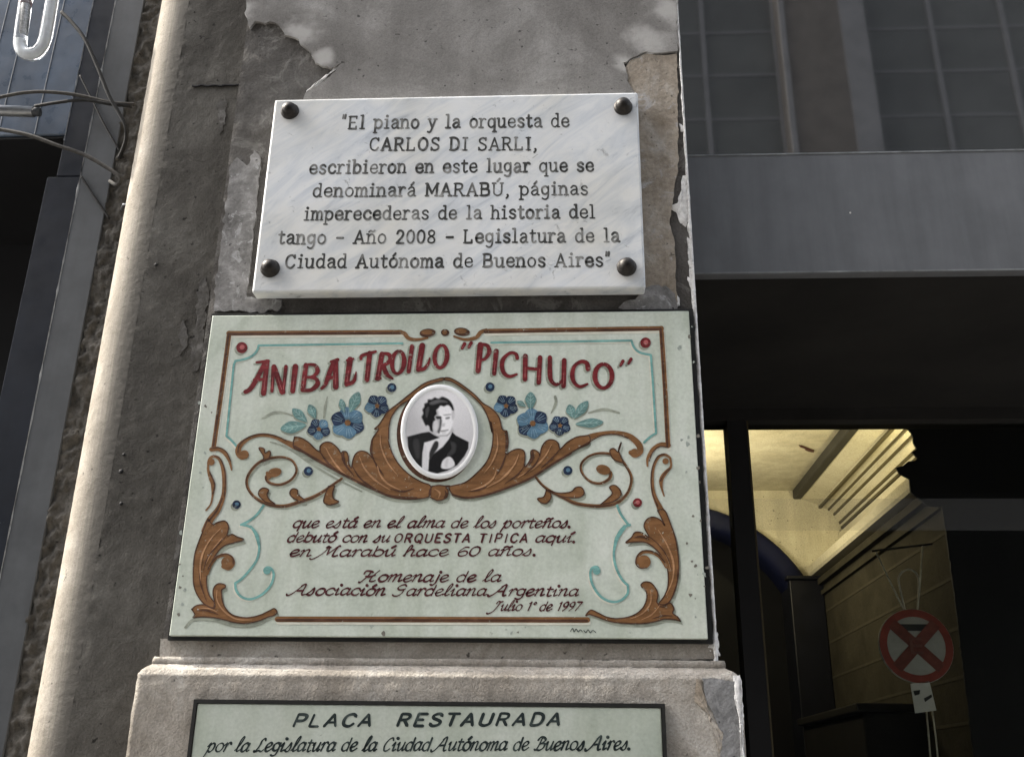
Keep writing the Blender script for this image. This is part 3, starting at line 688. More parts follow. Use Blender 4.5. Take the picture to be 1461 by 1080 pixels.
# left corner acanthus
P_ = 'acanthus_left'
leaf(P_, a2((360,55),(300,200),(260,320),(247,440),(252,570),(290,660),(340,715),(405,745),(410,700),(368,640),(348,540),(364,440),(420,330),(480,264),(560,237),(638,214),(580,190),(545,172),(508,184),(519,115),(490,70),(430,82),(398,98)))
leaf(P_, a2((235,750),(270,722),(330,715),(398,738),(410,690),(400,640),(405,585),(440,553),(488,560),(493,582),(466,600),(465,640),(475,700),(505,755),(560,797),(660,815),(760,795),(830,762),(872,744),(893,775),(860,800),(830,806),(760,835),(660,857),(560,850),(480,828),(400,812),(300,808),(245,815),(258,788)))
A.stroke(P_, a2((345,470),(385,400),(430,350),(490,332),(535,350),(550,395),(520,432),(478,420)), [8,5,4,5,6,7,6], 0, 4); A.disc(P_, a2((505,390))[0], 8, mi=0, layer=5); A.stroke(P_, a2((360,440),(400,372),(450,335),(510,325),(552,360),(556,400)), 1.8, 1, 6)
vein(P_, a2((460,125),(380,210),(320,320),(300,430),(305,560),(340,660)), 3); vein(P_, a2((470,200),(400,290),(345,400)), 2.4); dark(P_, a2((505,180),(430,260),(360,350),(325,450)), 2.2)
vein(P_, a2((430,600),(430,680),(480,760),(580,825),(700,830)), 2.6); dark(P_, a2((270,760),(350,760),(440,790)), 2.5); vein(P_, a2((290,740),(370,745),(430,770)), 2); dark(P_, a2((350,690),(305,560),(290,440)), 2)
A.stroke(P_, a2((185,890),(230,840),(300,825),(420,840),(560,880),(700,880),(790,850)), [3,4,3,3,3,2], 3, 2)
# left border S
P_ = 'border_scroll_left'
A.stroke(P_, a1((385,222),(440,218),(490,250),(525,310),(542,380)), [6,6,6,4,2], 0, 3); A.stroke(P_, a1((385,215),(445,208),(500,240),(535,310)), 1.6, 1, 4)
A.stroke(P_, a1((360,330),(375,290),(410,275),(450,300),(478,380),(486,480),(478,580),(440,680),(380,760),(330,850)), [3,4,5,6,6,6,7,9,10,8], 0, 3)
A.stroke(P_, a1((400,268),(455,295),(488,380),(494,480),(486,580)), 1.8, 1, 4); A.stroke(P_, a1((470,600),(430,690),(365,775)), 2.4, 1, 4)
A.disc(P_, a1((385,318))[0], 5, mi=0, layer=4)
A.stroke(P_, a1((362,325),(362,380),(380,440),(400,500),(392,600),(378,650),(345,690)), [2.5,4,6,6,3,2.5,2.5], 0, 3); A.stroke(P_, a1((375,400),(402,460),(412,500),(398,560)), 2, 1, 4)
# right corner acanthus
P_ = 'acanthus_right'
leaf(P_, r2((585,-10),(640,-10),(690,110),(725,220),(745,360),(745,480),(720,600),(680,685),(630,730),(590,715),(640,640),(665,560),(662,450),(640,390),(600,320),(540,262),(480,232),(400,232),(338,238),(385,195),(410,158),(462,160),(520,196),(480,115),(502,58),(552,40),(605,62),(640,105)))
leaf(P_, r2((762,842),(720,830),(640,824),(560,845),(450,860),(300,855),(200,838),(110,805),(60,790),(30,800),(68,756),(120,775),(200,812),(300,820),(400,795),(470,740),(500,670),(495,610),(456,570),(480,540),(530,545),(570,590),(587,640),(580,700),(630,715),(682,702),(710,742),(700,780),(738,808)))
A.stroke(P_, r2((655,420),(600,345),(540,312),(475,312),(435,345),(425,395)), [6,5,5,4,4,4], 0, 4); A.disc(P_, r2((480,385))[0], 9.5, mi=0, layer=5); A.stroke(P_, r2((640,390),(590,330),(530,300),(465,303),(425,345),(418,400),(450,432),(500,430)), 1.8, 1, 6)
vein(P_, r2((590,140),(660,260),(705,390),(700,520),(650,640)), 3); vein(P_, r2((600,250),(660,350),(685,450)), 2.4); dark(P_, r2((520,190),(600,260),(660,350),(690,450)), 2); dark(P_, r2((400,200),(460,190),(520,215)), 3)
vein(P_, r2((530,600),(530,700),(470,780),(370,825)), 2.6); vein(P_, r2((600,720),(540,790),(460,830)), 2.2); dark(P_, r2((700,800),(620,800),(540,825)), 2.2); dark(P_, r2((735,440),(735,540),(700,640)), 2.2)
P_ = 'border_scroll_right'
A.stroke(P_, r1((722,190),(660,185),(600,225),(562,290),(560,350)), [7,6,6,4,2.5], 0, 3); A.stroke(P_, r1((715,205),(650,200),(600,245),(575,310)), 1.6, 1, 4)
A.stroke(P_, r1((740,320),(732,285),(690,262),(645,282),(610,350),(596,450),(608,560),(650,660),(690,740),(715,800)), [3,4,4,4,5,5,6,8,10,10], 0, 3)
A.stroke(P_, r1((690,256),(640,275),(602,350),(588,450),(600,560),(640,660)), 1.8, 1, 4); A.disc(P_, r1((700,312))[0], 4.5, mi=0, layer=4)
A.stroke(P_, r1((742,320),(738,360),(700,400),(668,450),(668,510),(688,580)), [2.5,4,6,6,3,2], 0, 3); A.stroke(P_, r1((730,372),(690,410),(660,465)), 2, 1, 4)
# centre cartouche, left wing
cl = frm(420,590,5.4); cr = frm(620,590,5.4); bl = frm(460,440,5.4); brr = frm(640,440,5.4)
P_ = 'cartouche_left'
left = cl((0,180),(50,186),(110,222),(160,272),(196,292),(198,252),(232,222),(282,224),(330,262),(357,300),(376,290),(402,296),(415,330),(418,380),(440,420),(450,360),(472,310),(512,288),(562,300),(604,342),(592,280),(598,200),(650,120)) + bl((400,930),(440,890),(500,800),(580,735),(680,655),(780,580),(880,545),(932,535),(932,552),(860,572),(780,610),(690,690),(590,755),(530,840),(512,920),(510,1000)) + cl((728,230),(760,320),(820,410),(900,480),(985,528),(1045,552),(1050,600),(1035,640),(940,656),(840,657),(740,641),(640,600),(540,556),(440,506),(350,460),(250,405),(150,350),(70,300),(-5,262))
leaf(P_, left, True, (-2, 5))
vein(P_, cl((240,260),(290,350),(370,450),(480,530)), 3); vein(P_, cl((500,330),(540,420),(620,510),(740,590)), 3.2); vein(P_, cl((640,400),(660,470),(720,540),(820,590)), 3); vein(P_, cl((660,160),(670,260),(720,380),(800,480)), 2.6)
dark(P_, cl((196,292),(250,370),(330,440)), 3); dark(P_, cl((357,300),(390,390),(460,480)), 3); dark(P_, cl((445,400),(500,490),(600,570),(720,630)), 3); dark(P_, cl((604,342),(640,410),(690,480)), 3); dark(P_, cl((740,580),(840,600),(920,575)), 3); dark(P_, cl((380,295),(375,340),(395,400)), 5); dark(P_, cl((600,200),(590,290),(610,350)), 4)
A.stroke(P_, cl((0,250),(150,340),(350,452),(540,548),(740,634),(940,650)), 2.8, 1, 6)
A.stroke(P_, a1((655,262),(620,278),(593,240),(608,190),(675,138),(770,112),(870,126),(960,165),(1040,200)), [8,9,7,5,4,4.5,5,7,10], 0, 3)
A.stroke(P_, a1((590,245),(604,185),(672,128),(770,102),(870,114),(960,152)), 1.8, 1, 5); A.disc(P_, a1((640,262))[0], 6.5, mi=0, layer=4)
A.stroke(P_, a1((840,165),(940,195),(1040,250)) + cl((120,380),(300,490),(520,600)), [2,3,4,3,3,2], 3, 1)
P_ = 'cartouche_right'
right = cr((115,585),(120,560),(230,532),(320,462),(400,372),(440,270),(450,150),(432,60)) + brr((335,960),(310,860),(270,770),(200,690),(100,610),(20,562),(-30,552),(-28,535),(20,540),(100,586),(200,664),(262,728),(330,770),(388,838),(412,928),(440,942)) + cr((558,140),(567,220),(552,310),(592,288),(642,272),(687,286),(697,332),(690,400),(708,400),(740,345),(742,290),(772,280),(802,300),(812,322),(826,258),(862,210),(912,201),(952,226),(968,272),(1020,222),(1090,182),(1150,172),(1192,172),(1192,228),(1100,272),(1000,330),(900,390),(800,460),(700,512),(600,556),(500,592),(400,622),(300,646),(200,641),(140,620))
leaf(P_, right, True, (1, 5))
vein(P_, cr((900,240),(850,330),(760,420),(640,490)), 3); vein(P_, cr((650,310),(610,400),(520,500),(400,570)), 3.2); vein(P_, cr((480,420),(450,500),(370,560),(280,590)), 3); vein(P_, cr((480,150),(485,260),(440,380),(380,460)), 2.6)
dark(P_, cr((968,272),(900,350),(820,420)), 3); dark(P_, cr((812,322),(770,400),(690,470)), 3); dark(P_, cr((700,390),(640,470),(540,540)), 2.4); dark(P_, cr((552,310),(520,400),(480,470)), 3); dark(P_, cr((420,560),(330,590),(260,600)), 3); dark(P_, cr((755,285),(755,340),(725,400)), 5); dark(P_, cr((545,140),(560,220),(545,310)), 5)
A.stroke(P_, cr((140,625),(240,648),(380,630),(560,572),(740,498),(900,395),(1050,305)), 2.8, 1, 6)
A.stroke(P_, r1((-10,190),(60,160),(120,125),(210,98),(320,92),(420,120),(488,178),(505,232),(470,262),(432,246)), [12,11,8,5,5,6,8,9,9,7], 0, 3)
A.stroke(P_, r1((20,215),(110,165),(210,115),(320,106),(410,135)), 1.6, 1, 5); A.disc(P_, r1((462,250))[0], 6.5, mi=0, layer=4)
P_ = 'cartouche_knot'
leaf(P_, cl((1060,560),(1110,552),(1160,556),(1200,556)) + cr((85,570),(105,590),(95,640),(60,662),(20,668)) + cl((1090,664),(1045,640),(1040,600)))
vein(P_, cl((1080,580),(1120,610),(1110,650)), 3); vein(P_, cr((80,590),(90,620),(70,650)), 3, 1)
# tendrils
def tendril(part, pts, wd):
    A.stroke(part, [(x+2.5, y+3) for x, y in pts], [q*.7 for q in wd], 3, 1); A.stroke(part, pts, wd, 0, 2); A.stroke(part, [(x-.7, y+.5) for x, y in pts], [q*.42 for q in wd], 1, 3)
P_ = 'tendril_left'
tendril(P_, a1((840,430),(812,430),(815,460),(850,485),(920,492),(1000,455),(1042,385),(1012,312),(940,282),(850,287),(770,312),(710,362),(666,430),(660,500),(700,570),(770,622),(860,652),(960,656)) + cl((60,672),(150,640),(230,595),(290,552),(365,500)), [5,4,3.5,3.5,3.5,4,4,4,4,4.5,5,5,5,4,3.5])
A.disc(P_, a1((872,400))[0], 10.5, 6.5, 0, 4, rot=-.25); A.stroke(P_, a1((820,405),(830,435)), 6, 0, 4)
for pts in (a1((770,320),(790,280),(752,212),(792,216),(800,250),(832,232),(842,255),(822,296)), a1((800,625),(752,575),(755,540),(785,518),(828,532),(815,570),(835,610),(880,645)), a1((1075,628),(1010,590),(990,555),(1012,524),(1050,534),(1055,570),(1110,615)), cl((262,560),(235,630),(226,680),(262,702),(318,692),(342,676),(302,655),(294,610),(308,555))): leaf(P_, pts)
P_ = 'tendril_right'
tendril(P_, r1((255,395),(278,405),(262,450),(192,484),(110,462),(55,400),(50,335),(100,280),(180,252),(270,256),(345,290),(402,360),(436,440),(420,530),(370,600),(300,642),(200,656),(100,652),(0,634)) + cr((1000,650),(900,600),(830,550),(782,492)), [5,4,3.5,3.5,3.5,4,4,4,4.5,5,5,5,4,3.5])
A.disc(P_, r1((220,378))[0], 10.5, 7, 0, 4, rot=.25)
for pts in (r1((310,305),(285,280),(270,230),(300,214),(332,242),(345,215),(360,165),(338,230),(372,320)), r1((200,645),(255,598),(290,558),(268,512),(310,498),(350,535),(352,580),(290,625)), cr((880,590),(960,612),(1050,602),(1085,570),(1132,568),(1152,612),(1120,642),(1040,646),(960,632)), cr((860,590),(842,640),(800,650),(796,662),(820,684),(862,690),(896,650),(892,610))): leaf(P_, pts)
# ---- dots
def dot(x, y, r, kind):
    nm = 'dot%d%d' % (x, y)
    A.disc(nm, (x-2.5, y+3), r, mi=2, layer=1); A.disc(nm, (x, y), r, mi=0, layer=2); A.disc(nm, (x+.5, y-.5), r*.45, mi=1, layer=3)
    return nm
reds = [dot(345,496,8,0), dot(921,489,7.5,0), dot(909.5,717,6.5,0)]
navs = [dot(559,553,6.5,1), dot(699,552,6.5,1), dot(440,672,6.5,1), dot(810,671,6.5,1), dot(337.5,719.5,6,1)]
# ---- flowers and leaves
LN = [0]
for (x0,y0,x1,y1,wd,side) in ((437,606,400,612,17,'l'),(438,602,417,583,13,'l'),(450,597,441,577,12,'l'),(491,588,486,569,9,'l'),(499,588,512,559,15,'l'),(757,584,757,559,15,'r'),(750,580,738,572,7,'r'),(817,596,812,577,13,'r'),(819,597,839,572,13,'r'),(821,605,861,602,13,'r')):
    LN[0] += 1; nm = 'leaf_spray_%d' % LN[0]
    A.petal(nm, (x0, y0+1.5), (x1, y1+2), wd+2, 2, 1); A.petal(nm, (x0, y0), (x1, y1), wd, 0, 2)
    d = Vector((x1-x0, y1-y0)); nn = Vector((-d.y, d.x)).normalized()
    A.stroke(nm, [(x0, y0), (x0+d.x*.85, y0+d.y*.85)], 1.1, 1, 3, False)
    for t in (.3, .5, .7):
        for sg in (1, -1):
            p = Vector((x0, y0)) + d*t; A.stroke(nm, [p, p + d*.16 + nn*sg*wd*.3], .9, 1, 3, False)
for side, pts, wd in (('l', [(374,597),(390,589),(405,589),(420,594)], [2,4,3,2]), ('l', [(467,566),(464,580),(462,596)], [1,4,2]), ('r', [(792,566),(793,575),(786,590)], [4,4,1]), ('r', [(840,589),(862,584),(883,589)], [2,4,3])):
    LN[0] += 1; A.stroke('leaf_stem_%d' % LN[0], pts, wd, 2, 1)
def flower(nm, c, r, pets, cols):
    for i in range(pets):
        a = 2*pi*i/pets + .4; mi = cols[i % len(cols)]
        tip = (c[0] + r*cos(a), c[1] + r*.92*sin(a)); b0 = (c[0] + r*.15*cos(a), c[1] + r*.15*sin(a))
        A.petal(nm, (b0[0]-1, b0[1]+2), (tip[0]-1.5, tip[1]+2.5), r*.86, 3, 1)
        A.petal(nm, b0, tip, r*.82, mi, 2)
        for s_ in (-.22, 0, .22): A.stroke(nm, [(c[0]+r*.35*cos(a+s_), c[1]+r*.35*sin(a+s_)), (c[0]+r*.86*cos(a+s_), c[1]+r*.8*sin(a+s_))], [.4,1.3,.4], 2 if mi != 2 else 1, 3, False)
    A.disc(nm, c, r*.17, mi=4, layer=4, n=10)
flower('flower0', (455,612), 17, 5, [0,1,0]); flower('flower1', (496,603), 25, 6, [0,1,1]); flower('flower2', (538,579), 18, 5, [0,0,1])
flower('flower3', (722,579), 18, 5, [0,0,1]); flower('flower4', (760,604), 24, 6, [1,1,0]); flower('flower5', (799,607), 16, 5, [0])
# ---- title
P_ = 'title'
def L_(strokes, curve=False):
    for pts, wd in strokes:
        wd = [q*1.14*random.uniform(.92, 1.08) for q in wd]
        sm = len(pts) > 2
        op = (Vector(pts[0])-Vector(pts[-1])).length > 1
        A.stroke(P_, [(x-3.4, y+2.6) for x, y in pts], [q*.85 for q in wd], 2, 1, sm, cap=op)
        A.stroke(P_, pts, wd, 0, 3, sm, cap=op)
        if max(wd) > 5: 
            a_, b_ = Vector(pts[0]), Vector(pts[-1])
            if not sm: A.stroke(P_, [a_ + (b_-a_)*.45, a_ + (b_-a_)*.9], [.6,2.0,1.0], 1, 4, False)
def el(cx, cy, rx, ry, a0, a1, n=14, tilt=0): return [(cx + rx*cos(RAD(a0+(a1-a0)*i/n)) - tilt*ry*sin(RAD(a0+(a1-a0)*i/n)), cy + ry*sin(RAD(a0+(a1-a0)*i/n))) for i in range(n+1)]
L_([([(378,517),(365,543),(357,555),(350,559)], [5,6,6,5]), ([(381,516),(376,561)], [6.5,7.5]), ([(366,517),(383,515)], [3,4]), ([(363,542),(378,541)], [4,4])])
L_([([(390,523),(388,558)], [4.5,4]), ([(391,523),(403,559)], [6,8]), ([(408,523),(404,559)], [4.5,4])])
L_([([(421.5,523),(417.5,558)], [7,6.5])])
L_([([(436.5,521),(432,556)], [6.5,6]), ([(436,520),(449,521),(453,530),(446,537),(436,538)], [3,4,6,4,3]), ([(436,538),(450,540),(453,548),(444,556),(431,557)], [3,4,6,5,4])])
L_([([(476,516),(468,538),(464,549),(459,554)], [5,6,6,4]), ([(479,515),(479,552)], [6.5,7.5]), ([(472,516),(482,513)], [3,4]), ([(466,540),(479,538)], [4,4])])
L_([([(499.5,513),(494.5,548)], [7,6.5]), ([(494,548),(502,546),(506,541),(508,531)], [5,5,4,2]), ([(495,514),(504,512)], [3,3])])
L_([([(515,512),(517,507),(536,501.5)], [4,4.5,3.5]), ([(527.5,504),(523.5,542)], [7,6.5])])
L_([([(545,505),(539,540)], [6.5,6]), ([(545,504),(555,506),(556,515),(544,523)], [3.5,5,5.5,3.5]), ([(547,522),(552,534),(560,540)], [5,6,3]), ([(536,541),(543,540)], [3,3])])
L_([(el(568,517,8.6,16,-90,270,20,.08), [4,6,4,6,4])])
L_([([(588,494),(583,530)], [6,5.5])])
L_([([(602.5,493),(597,527)], [7,6.5]), ([(597,527),(605,526),(611,519),(613,511)], [5,5,4,2])])
L_([(el(629,508.5,8.8,16,-90,270,20,.08), [4,6,4,6,4])])
for (x, y) in ((661,494),(670.5,492.5),(887,518.5),(898.5,515.5)): L_([([(x+1.8, y-3.2), (x-1.8, y+3.2)], [4.6,3.2])])
L_([([(685.5,492),(682,529)], [7,6.5]), ([(685,491),(695,493),(698,502),(692,512),(684,513)], [3.5,5,6,4,3]), ])
L_([([(708,501),(705,533)], [6,5.5]), ])
L_([([(738,511),(736,505),(728,503.5),(719,511),(716,521),(719,532),(727,537),(737,534)], [5,4,4,5,6,5,4,3])])
L_([([(749.5,508),(749,541)], [6,6]), ([(770.5,510),(768.5,546)], [6,6]), ([(750,525),(769,527)], [4,4])])
L_([([(784.5,510),(784.5,530),(786,542),(793,548.5),(801,544),(804,536)], [6,6,6,5,4,3]), ([(805,514),(804,551)], [6,6])])
L_([([(839,526),(837,518),(829,516),(820,522),(816.5,534),(819,545),(827,551.5),(838,548)], [6,5,4,5,6.5,5,4,3])])
L_([(el(861,536.5,12.2,17,-90,270,22), [4.5,6.5,4.5,6.5,4.5])])
# ---- dedication
PEN = (RAD(-38), 0.42)
for i, (t, p0, p1, xh, wd, sc) in enumerate([
    ('que está en el alma de los porteños.', (416,752.5), (815,752.5), 9.6, 3.3, True), ('debutó con su ', (408,773), (563,773.4), 9.4, 3.3, True),
    ('aquí.', (762,773.5), (822,773.5), 9.2, 3.2, True), ('en Marabú hace 60 años.', (411,793.5), (766,792.5), 9.4, 3.3, True),
    ('Homenaje de la', (513,829.5), (713,829.5), 9.8, 3.4, True), ('Asociación Gardeliana Argentina', (416,848.5), (824,850), 9.8, 3.4, True),
    ('Julio 1º de 1997', (702,871), (826,871), 8.8, 2.9, True)]):
    write(A, 'ded%d' % i, t, p0, p1, xh, wd, 0, 2, script=sc, slant=0.46, pen=PEN, jit=.03)
write(A, 'ded1', 'ORQUESTA TIPICA', (561,773.4), (753,773.5), 8.6, 3.2, 0, 2, slant=0.26, pen=(RAD(-38), 0.6), jit=.03)
A.stroke('signature', [(814,900),(817,896),(819,901),(822,897),(825,901),(828,898),(831,901)], 1.1, 0, 2); A.stroke('signature', [(833,899),(836,902),(839,898),(842,902),(846,899),(850,902)], 1.1, 0, 2)
# ---- worn spots along the edges
ws = Art(YB)
for i in range(46):
    sd_ = random.random()
    if sd_ < .45: x = random.uniform(962, 990); y = random.uniform(455, 900); x += (y-455)*.055
    elif sd_ < .8: y = random.uniform(560, 890); x = 300 - (y-455)*.13 + random.uniform(-3, 22)
    else: x = random.uniform(320, 960); y = random.uniform(893, 904)
    r = random.uniform(.8, 2.6)
    ws.shape('worn_spots', [(x + r*random.uniform(.5,1.7)*cos(a), y + r*random.uniform(.5,1.9)*sin(a)) for a in (2*pi*j/7 for j in range(7))], random.choice((0, 0, 1)), 1)
ws.mb['worn_spots'].build('worn_spots', [simple('bare_grey_green', (0.30,0.335,0.30), 0.6), simple('rust_speck', (0.16,0.15,0.125), 0.7)], pp)['kind'] = 'stuff'
FM = [M['navy'], M['blue'], M['blue_l'], M['shade'], M['brown']]
LM = [M['teal_d'], M['teal_l'], M['shade']]
for k, m in A.mb.items():
    if k.startswith('dot'): m.build('dot', [M['red'] if k in reds else M['navy'], M['red_l'] if k in reds else M['blue'], M['shade']], pp)
    elif k.startswith('flower'): m.build('flower', FM, pp)
    elif k.startswith('leaf_spray'): m.build('leaf', LM, pp)
    elif k.startswith('leaf_stem'): m.build('stem', LM, pp)
    elif k.startswith('ded'): m.build('lettering', M['ink'], pp)
    elif k == 'title': m.build('title_lettering', [M['red'], M['red_l'], M['shade']], pp)
    elif k.startswith('teal_line'): m.build('teal_line', [M['teal'], M['halo']], pp)
    elif k == 'signature': m.build('signature', M['ink2'], pp)
    else: m.build(k.rstrip('0123456789').replace('_left', '').replace('_right', ''), BR, pp)
# ---- oval portrait on enamel
YP = YB - 0.005
def oval(cx, cy, rx, ry, Y, n=56, t=0.0): return [on(cx + rx*cos(a) + t*ry*sin(a), cy + ry*sin(a), Y) for a in (2*pi*i/n for i in range(n))]
n_ = 56
shd = Art(YB); shd.disc('s', (623,620), 57, 68, 0, 1.5, 56);  # dark offset oval painted as the medallion's shadow
rings = [oval(627,616,55.5,67.5,YB-0.0004), oval(627,616,55.5,67.5,YP+0.0012), oval(627,616,53.5,65.5,YP), oval(627,616,50,61.5,YP), oval(627,616,48,59.5,YP+0.0008)]
vs = [v for r in rings for v in r]; fs = [(k*n_+i, k*n_+(i+1) % n_, (k+1)*n_+(i+1) % n_, (k+1)*n_+i) for k in range(4) for i in range(n_)]
md = MB(); md.add(vs, fs, 0, True); rim = md.build('portrait_medallion', simple('white_enamel', (0.76,0.765,0.76), 0.2, 0.05, 30, 0.5, coat=0.4), pp)
shd.mb['s'].build('painted_shadow', M['brown_d'], pp)
import numpy as np
f5 = frm(550,530,6.353)
GX, GY = 110, 134
gx, gy = np.meshgrid(np.linspace(160, 804, GX), np.linspace(148, 942, GY))
val = 0.58 + 0.22*np.clip(1 - np.hypot(gx-560, gy-250)/420, 0, 1) - 0.10*np.exp(-((gx-240)/110)**2 - ((gy-480)/160)**2)
def soft(pts, v, blur=9.0, smooth=True, mul=1.0):
    """lay a tone inside an outline, its edge blurred like a photographic print"""
    global val
    P = np.array([tuple(p) for p in (crv(pts, 5, True) if smooth else [Vector(p) for p in pts])])
    inside = np.zeros(gx.shape, bool); dist = np.full(gx.shape, 1e9)
    for (x0, y0), (x1, y1) in zip(P, np.roll(P, -1, 0)):
        if y0 != y1: inside ^= ((y0 > gy) != (y1 > gy)) & (gx < (x1-x0)*(gy-y0)/(y1-y0) + x0)
        L2 = (x1-x0)**2 + (y1-y0)**2 + 1e-9; t = np.clip(((gx-x0)*(x1-x0) + (gy-y0)*(y1-y0))/L2, 0, 1)
        dist = np.minimum(dist, np.hypot(gx-x0-t*(x1-x0), gy-y0-t*(y1-y0)))
    c = np.clip(0.5 + np.where(inside, dist, -dist)/(2*blur), 0, 1); c = c*c*(3-2*c)*mul
    val = val*(1-c) + v*c
soft([(425,470),(400,540),(480,640),(560,650),(620,560),(600,500),(520,430)], .50, 10)
soft([(432,390),(480,325),(560,305),(606,335),(614,400),(612,450),(594,520),(556,575),(508,602),(462,575),(430,520),(424,460)], .86, 9)
soft([(430,400),(470,350),(490,420),(500,480),(480,560),(450,560),(428,500)], .38, 20, mul=.8)
soft([(440,440),(470,450),(478,500),(460,540),(438,510)], .66, 12, mul=.9)
soft([(492,420),(512,440),(506,500),(490,560),(470,545),(486,500)], .05, 9, mul=.9)
soft([(455,408),(500,405),(508,424),(470,432)], .03, 8); soft([(545,418),(582,410),(580,426),(550,432)], .10, 8, mul=.85)
soft([(530,390),(590,384),(592,394),(534,400)], .16, 7, mul=.7)
soft([(512,474),(538,470),(536,496),(512,500)], .40, 9, mul=.6)
soft([(500,535),(535,530),(570,524),(568,534),(536,544),(504,546)], .18, 6, mul=.85); soft([(510,552),(550,548),(545,560),(515,562)], .45, 7, mul=.6)
soft([(598,370),(622,360),(622,420),(606,440)], .45, 9, mul=.7)
soft([(470,580),(560,570),(590,560),(560,610),(500,625)], .25, 12, mul=.7)
soft([(338,440),(326,412),(340,380),(334,345),(350,318),(352,292),(378,278),(384,254),(420,250),(446,234),(480,244),(512,228),(548,238),(578,256),(600,284),(614,312),(622,350),(604,352),(590,325),(565,306),(530,318),(500,312),(482,334),(462,352),(466,385),(446,410),(452,440),(436,455),(428,500),(430,545),(405,535),(396,500),(380,488),(366,494),(350,470)], .012, 9)
soft([(400,285),(460,258),(530,262),(560,280),(500,280),(430,300)], .16, 12, mul=.7); soft([(362,360),(385,320),(395,350),(370,420)], .10, 10, mul=.6)
soft([(350,640),(420,610),(495,592),(560,585),(602,552),(560,640),(500,700),(412,765),(392,885),(335,880)], .74, 6, False)
soft([(345,700),(370,690),(385,870),(340,880)], .62, 12, mul=.6)
soft([(197,590),(330,555),(395,545),(440,575),(492,600),(410,628),(352,645),(335,740),(330,900),(290,860),(240,790),(205,700)], .018, 6, False)
soft([(605,548),(640,580),(755,638),(752,700),(715,770),(650,850),(560,900),(470,925),(386,905),(393,800),(412,762),(520,680),(575,610)], .012, 6, False)
soft([(448,632),(480,640),(476,690),(440,745),(402,800),(396,745),(414,692)], .03, 8)
soft([(590,640),(640,660),(620,740),(560,760),(600,700)], .06, 14, mul=.8); soft([(250,640),(300,620),(310,760),(280,780)], .05, 14, mul=.8)
soft([(508,872),(516,815),(545,785),(580,772),(612,800),(625,850),(570,880)], .72, 7); soft([(545,800),(570,790),(560,860),(540,860)], .5, 10, mul=.6)
vs = []; ok = {}
cx_, cy_, rx_, ry_ = 484.0, 546.0, 312.0, 386.0
for j in range(GY):
    for i in range(GX):
        dx, dy = (gx[j,i]-cx_)/rx_, (gy[j,i]-cy_)/ry_; h = math.hypot(dx, dy)
        x, y = gx[j,i], gy[j,i]
        if h > 1: x, y = cx_ + dx/h*rx_, cy_ + dy/h*ry_
        vs.append(on(*f5((x, y))[0], YP + 0.0006)); ok[j*GX+i] = h <= 1.03
fs = [(a, a+GX, a+GX+1, a+1) for j in range(GY-1) for i in range(GX-1) for a in (j*GX+i,) if ok[a] and ok[a+1] and ok[a+GX] and ok[a+GX+1]]
b = MB(); b.add(vs, fs, 0, True)
k = N('portrait_print'); at = k.t.nodes.new('ShaderNodeAttribute'); at.attribute_name = 'tone'
gm = k.mix(0.35, at.outputs['Color'], k.ramp(k.noise(700, 2, 0.5), [(0.3, 0.8), (0.7, 1.15)]), 'MULTIPLY')
ph = b.build('photograph', k.done(gm, 0.22, None, 0.5, coat=0.2), rim)
ca = ph.data.color_attributes.new('tone', 'FLOAT_COLOR', 'POINT')
fl_ = val.ravel()
for i in range(len(fl_)): q = float(fl_[i]); ca.data[i].color = (q, q*.99, q*1.01, 1)

# ================================================================== LOWER PLAQUE
YL = PF - 0.008
l4 = [on(281,1008,YL), on(943,1004,YL)]
lx0, lx1, lz1 = l4[0].x, l4[1].x, (l4[0].z+l4[1].z)/2
lp = empty('restoration_plaque', ((lx0+lx1)/2, PF, lz1-0.2), 'narrower grey-green plaque with black lettering on the pedestal, lowest of the three', 'plaque')
b = MB(); b.bbox(lx0, lx1, YL, PF-0.0015, lz1-0.2, lz1, 0.0015, 2); b.build('board', M['board2'], lp)
b = MB(); e = 0.005
b.box(lx0-e, lx1+e, YL-0.001, PF-0.0014, lz1+0.0004, lz1+e); b.box(lx0-e, lx0-0.0004, YL-0.001, PF-0.0014, lz1-0.2, lz1+0.0004); b.box(lx1+0.0004, lx1+e, YL-0.001, PF-0.0014, lz1-0.2, lz1+0.0004); b.box(lx0-e, lx1+e, YL-0.001, PF-0.0014, lz1-0.206, lz1-0.2004)
b.build('rim', M['black'], lp)
A = Art(YL)
write(A, 't0', 'PLACA  RESTAURADA', (416,1036), (800,1034), 12.2, 5.0, 0, 1, slant=0.36, pen=(RAD(-30), 0.62))
write(A, 't1', 'por la Legislatura de la Ciudad Autónoma de Buenos Aires.', (293,1072), (900,1069), 12.4, 3.7, 0, 1, script=True, slant=0.34, pen=PEN, jit=.03)
write(A, 't2', 'Julio de 2007', (520,1112), (720,1112), 12.0, 2.9, 0, 1, script=True, slant=0.34, pen=PEN) if False else None
for k in A.mb: A.mb[k].build('lettering', M['ink2'], lp)

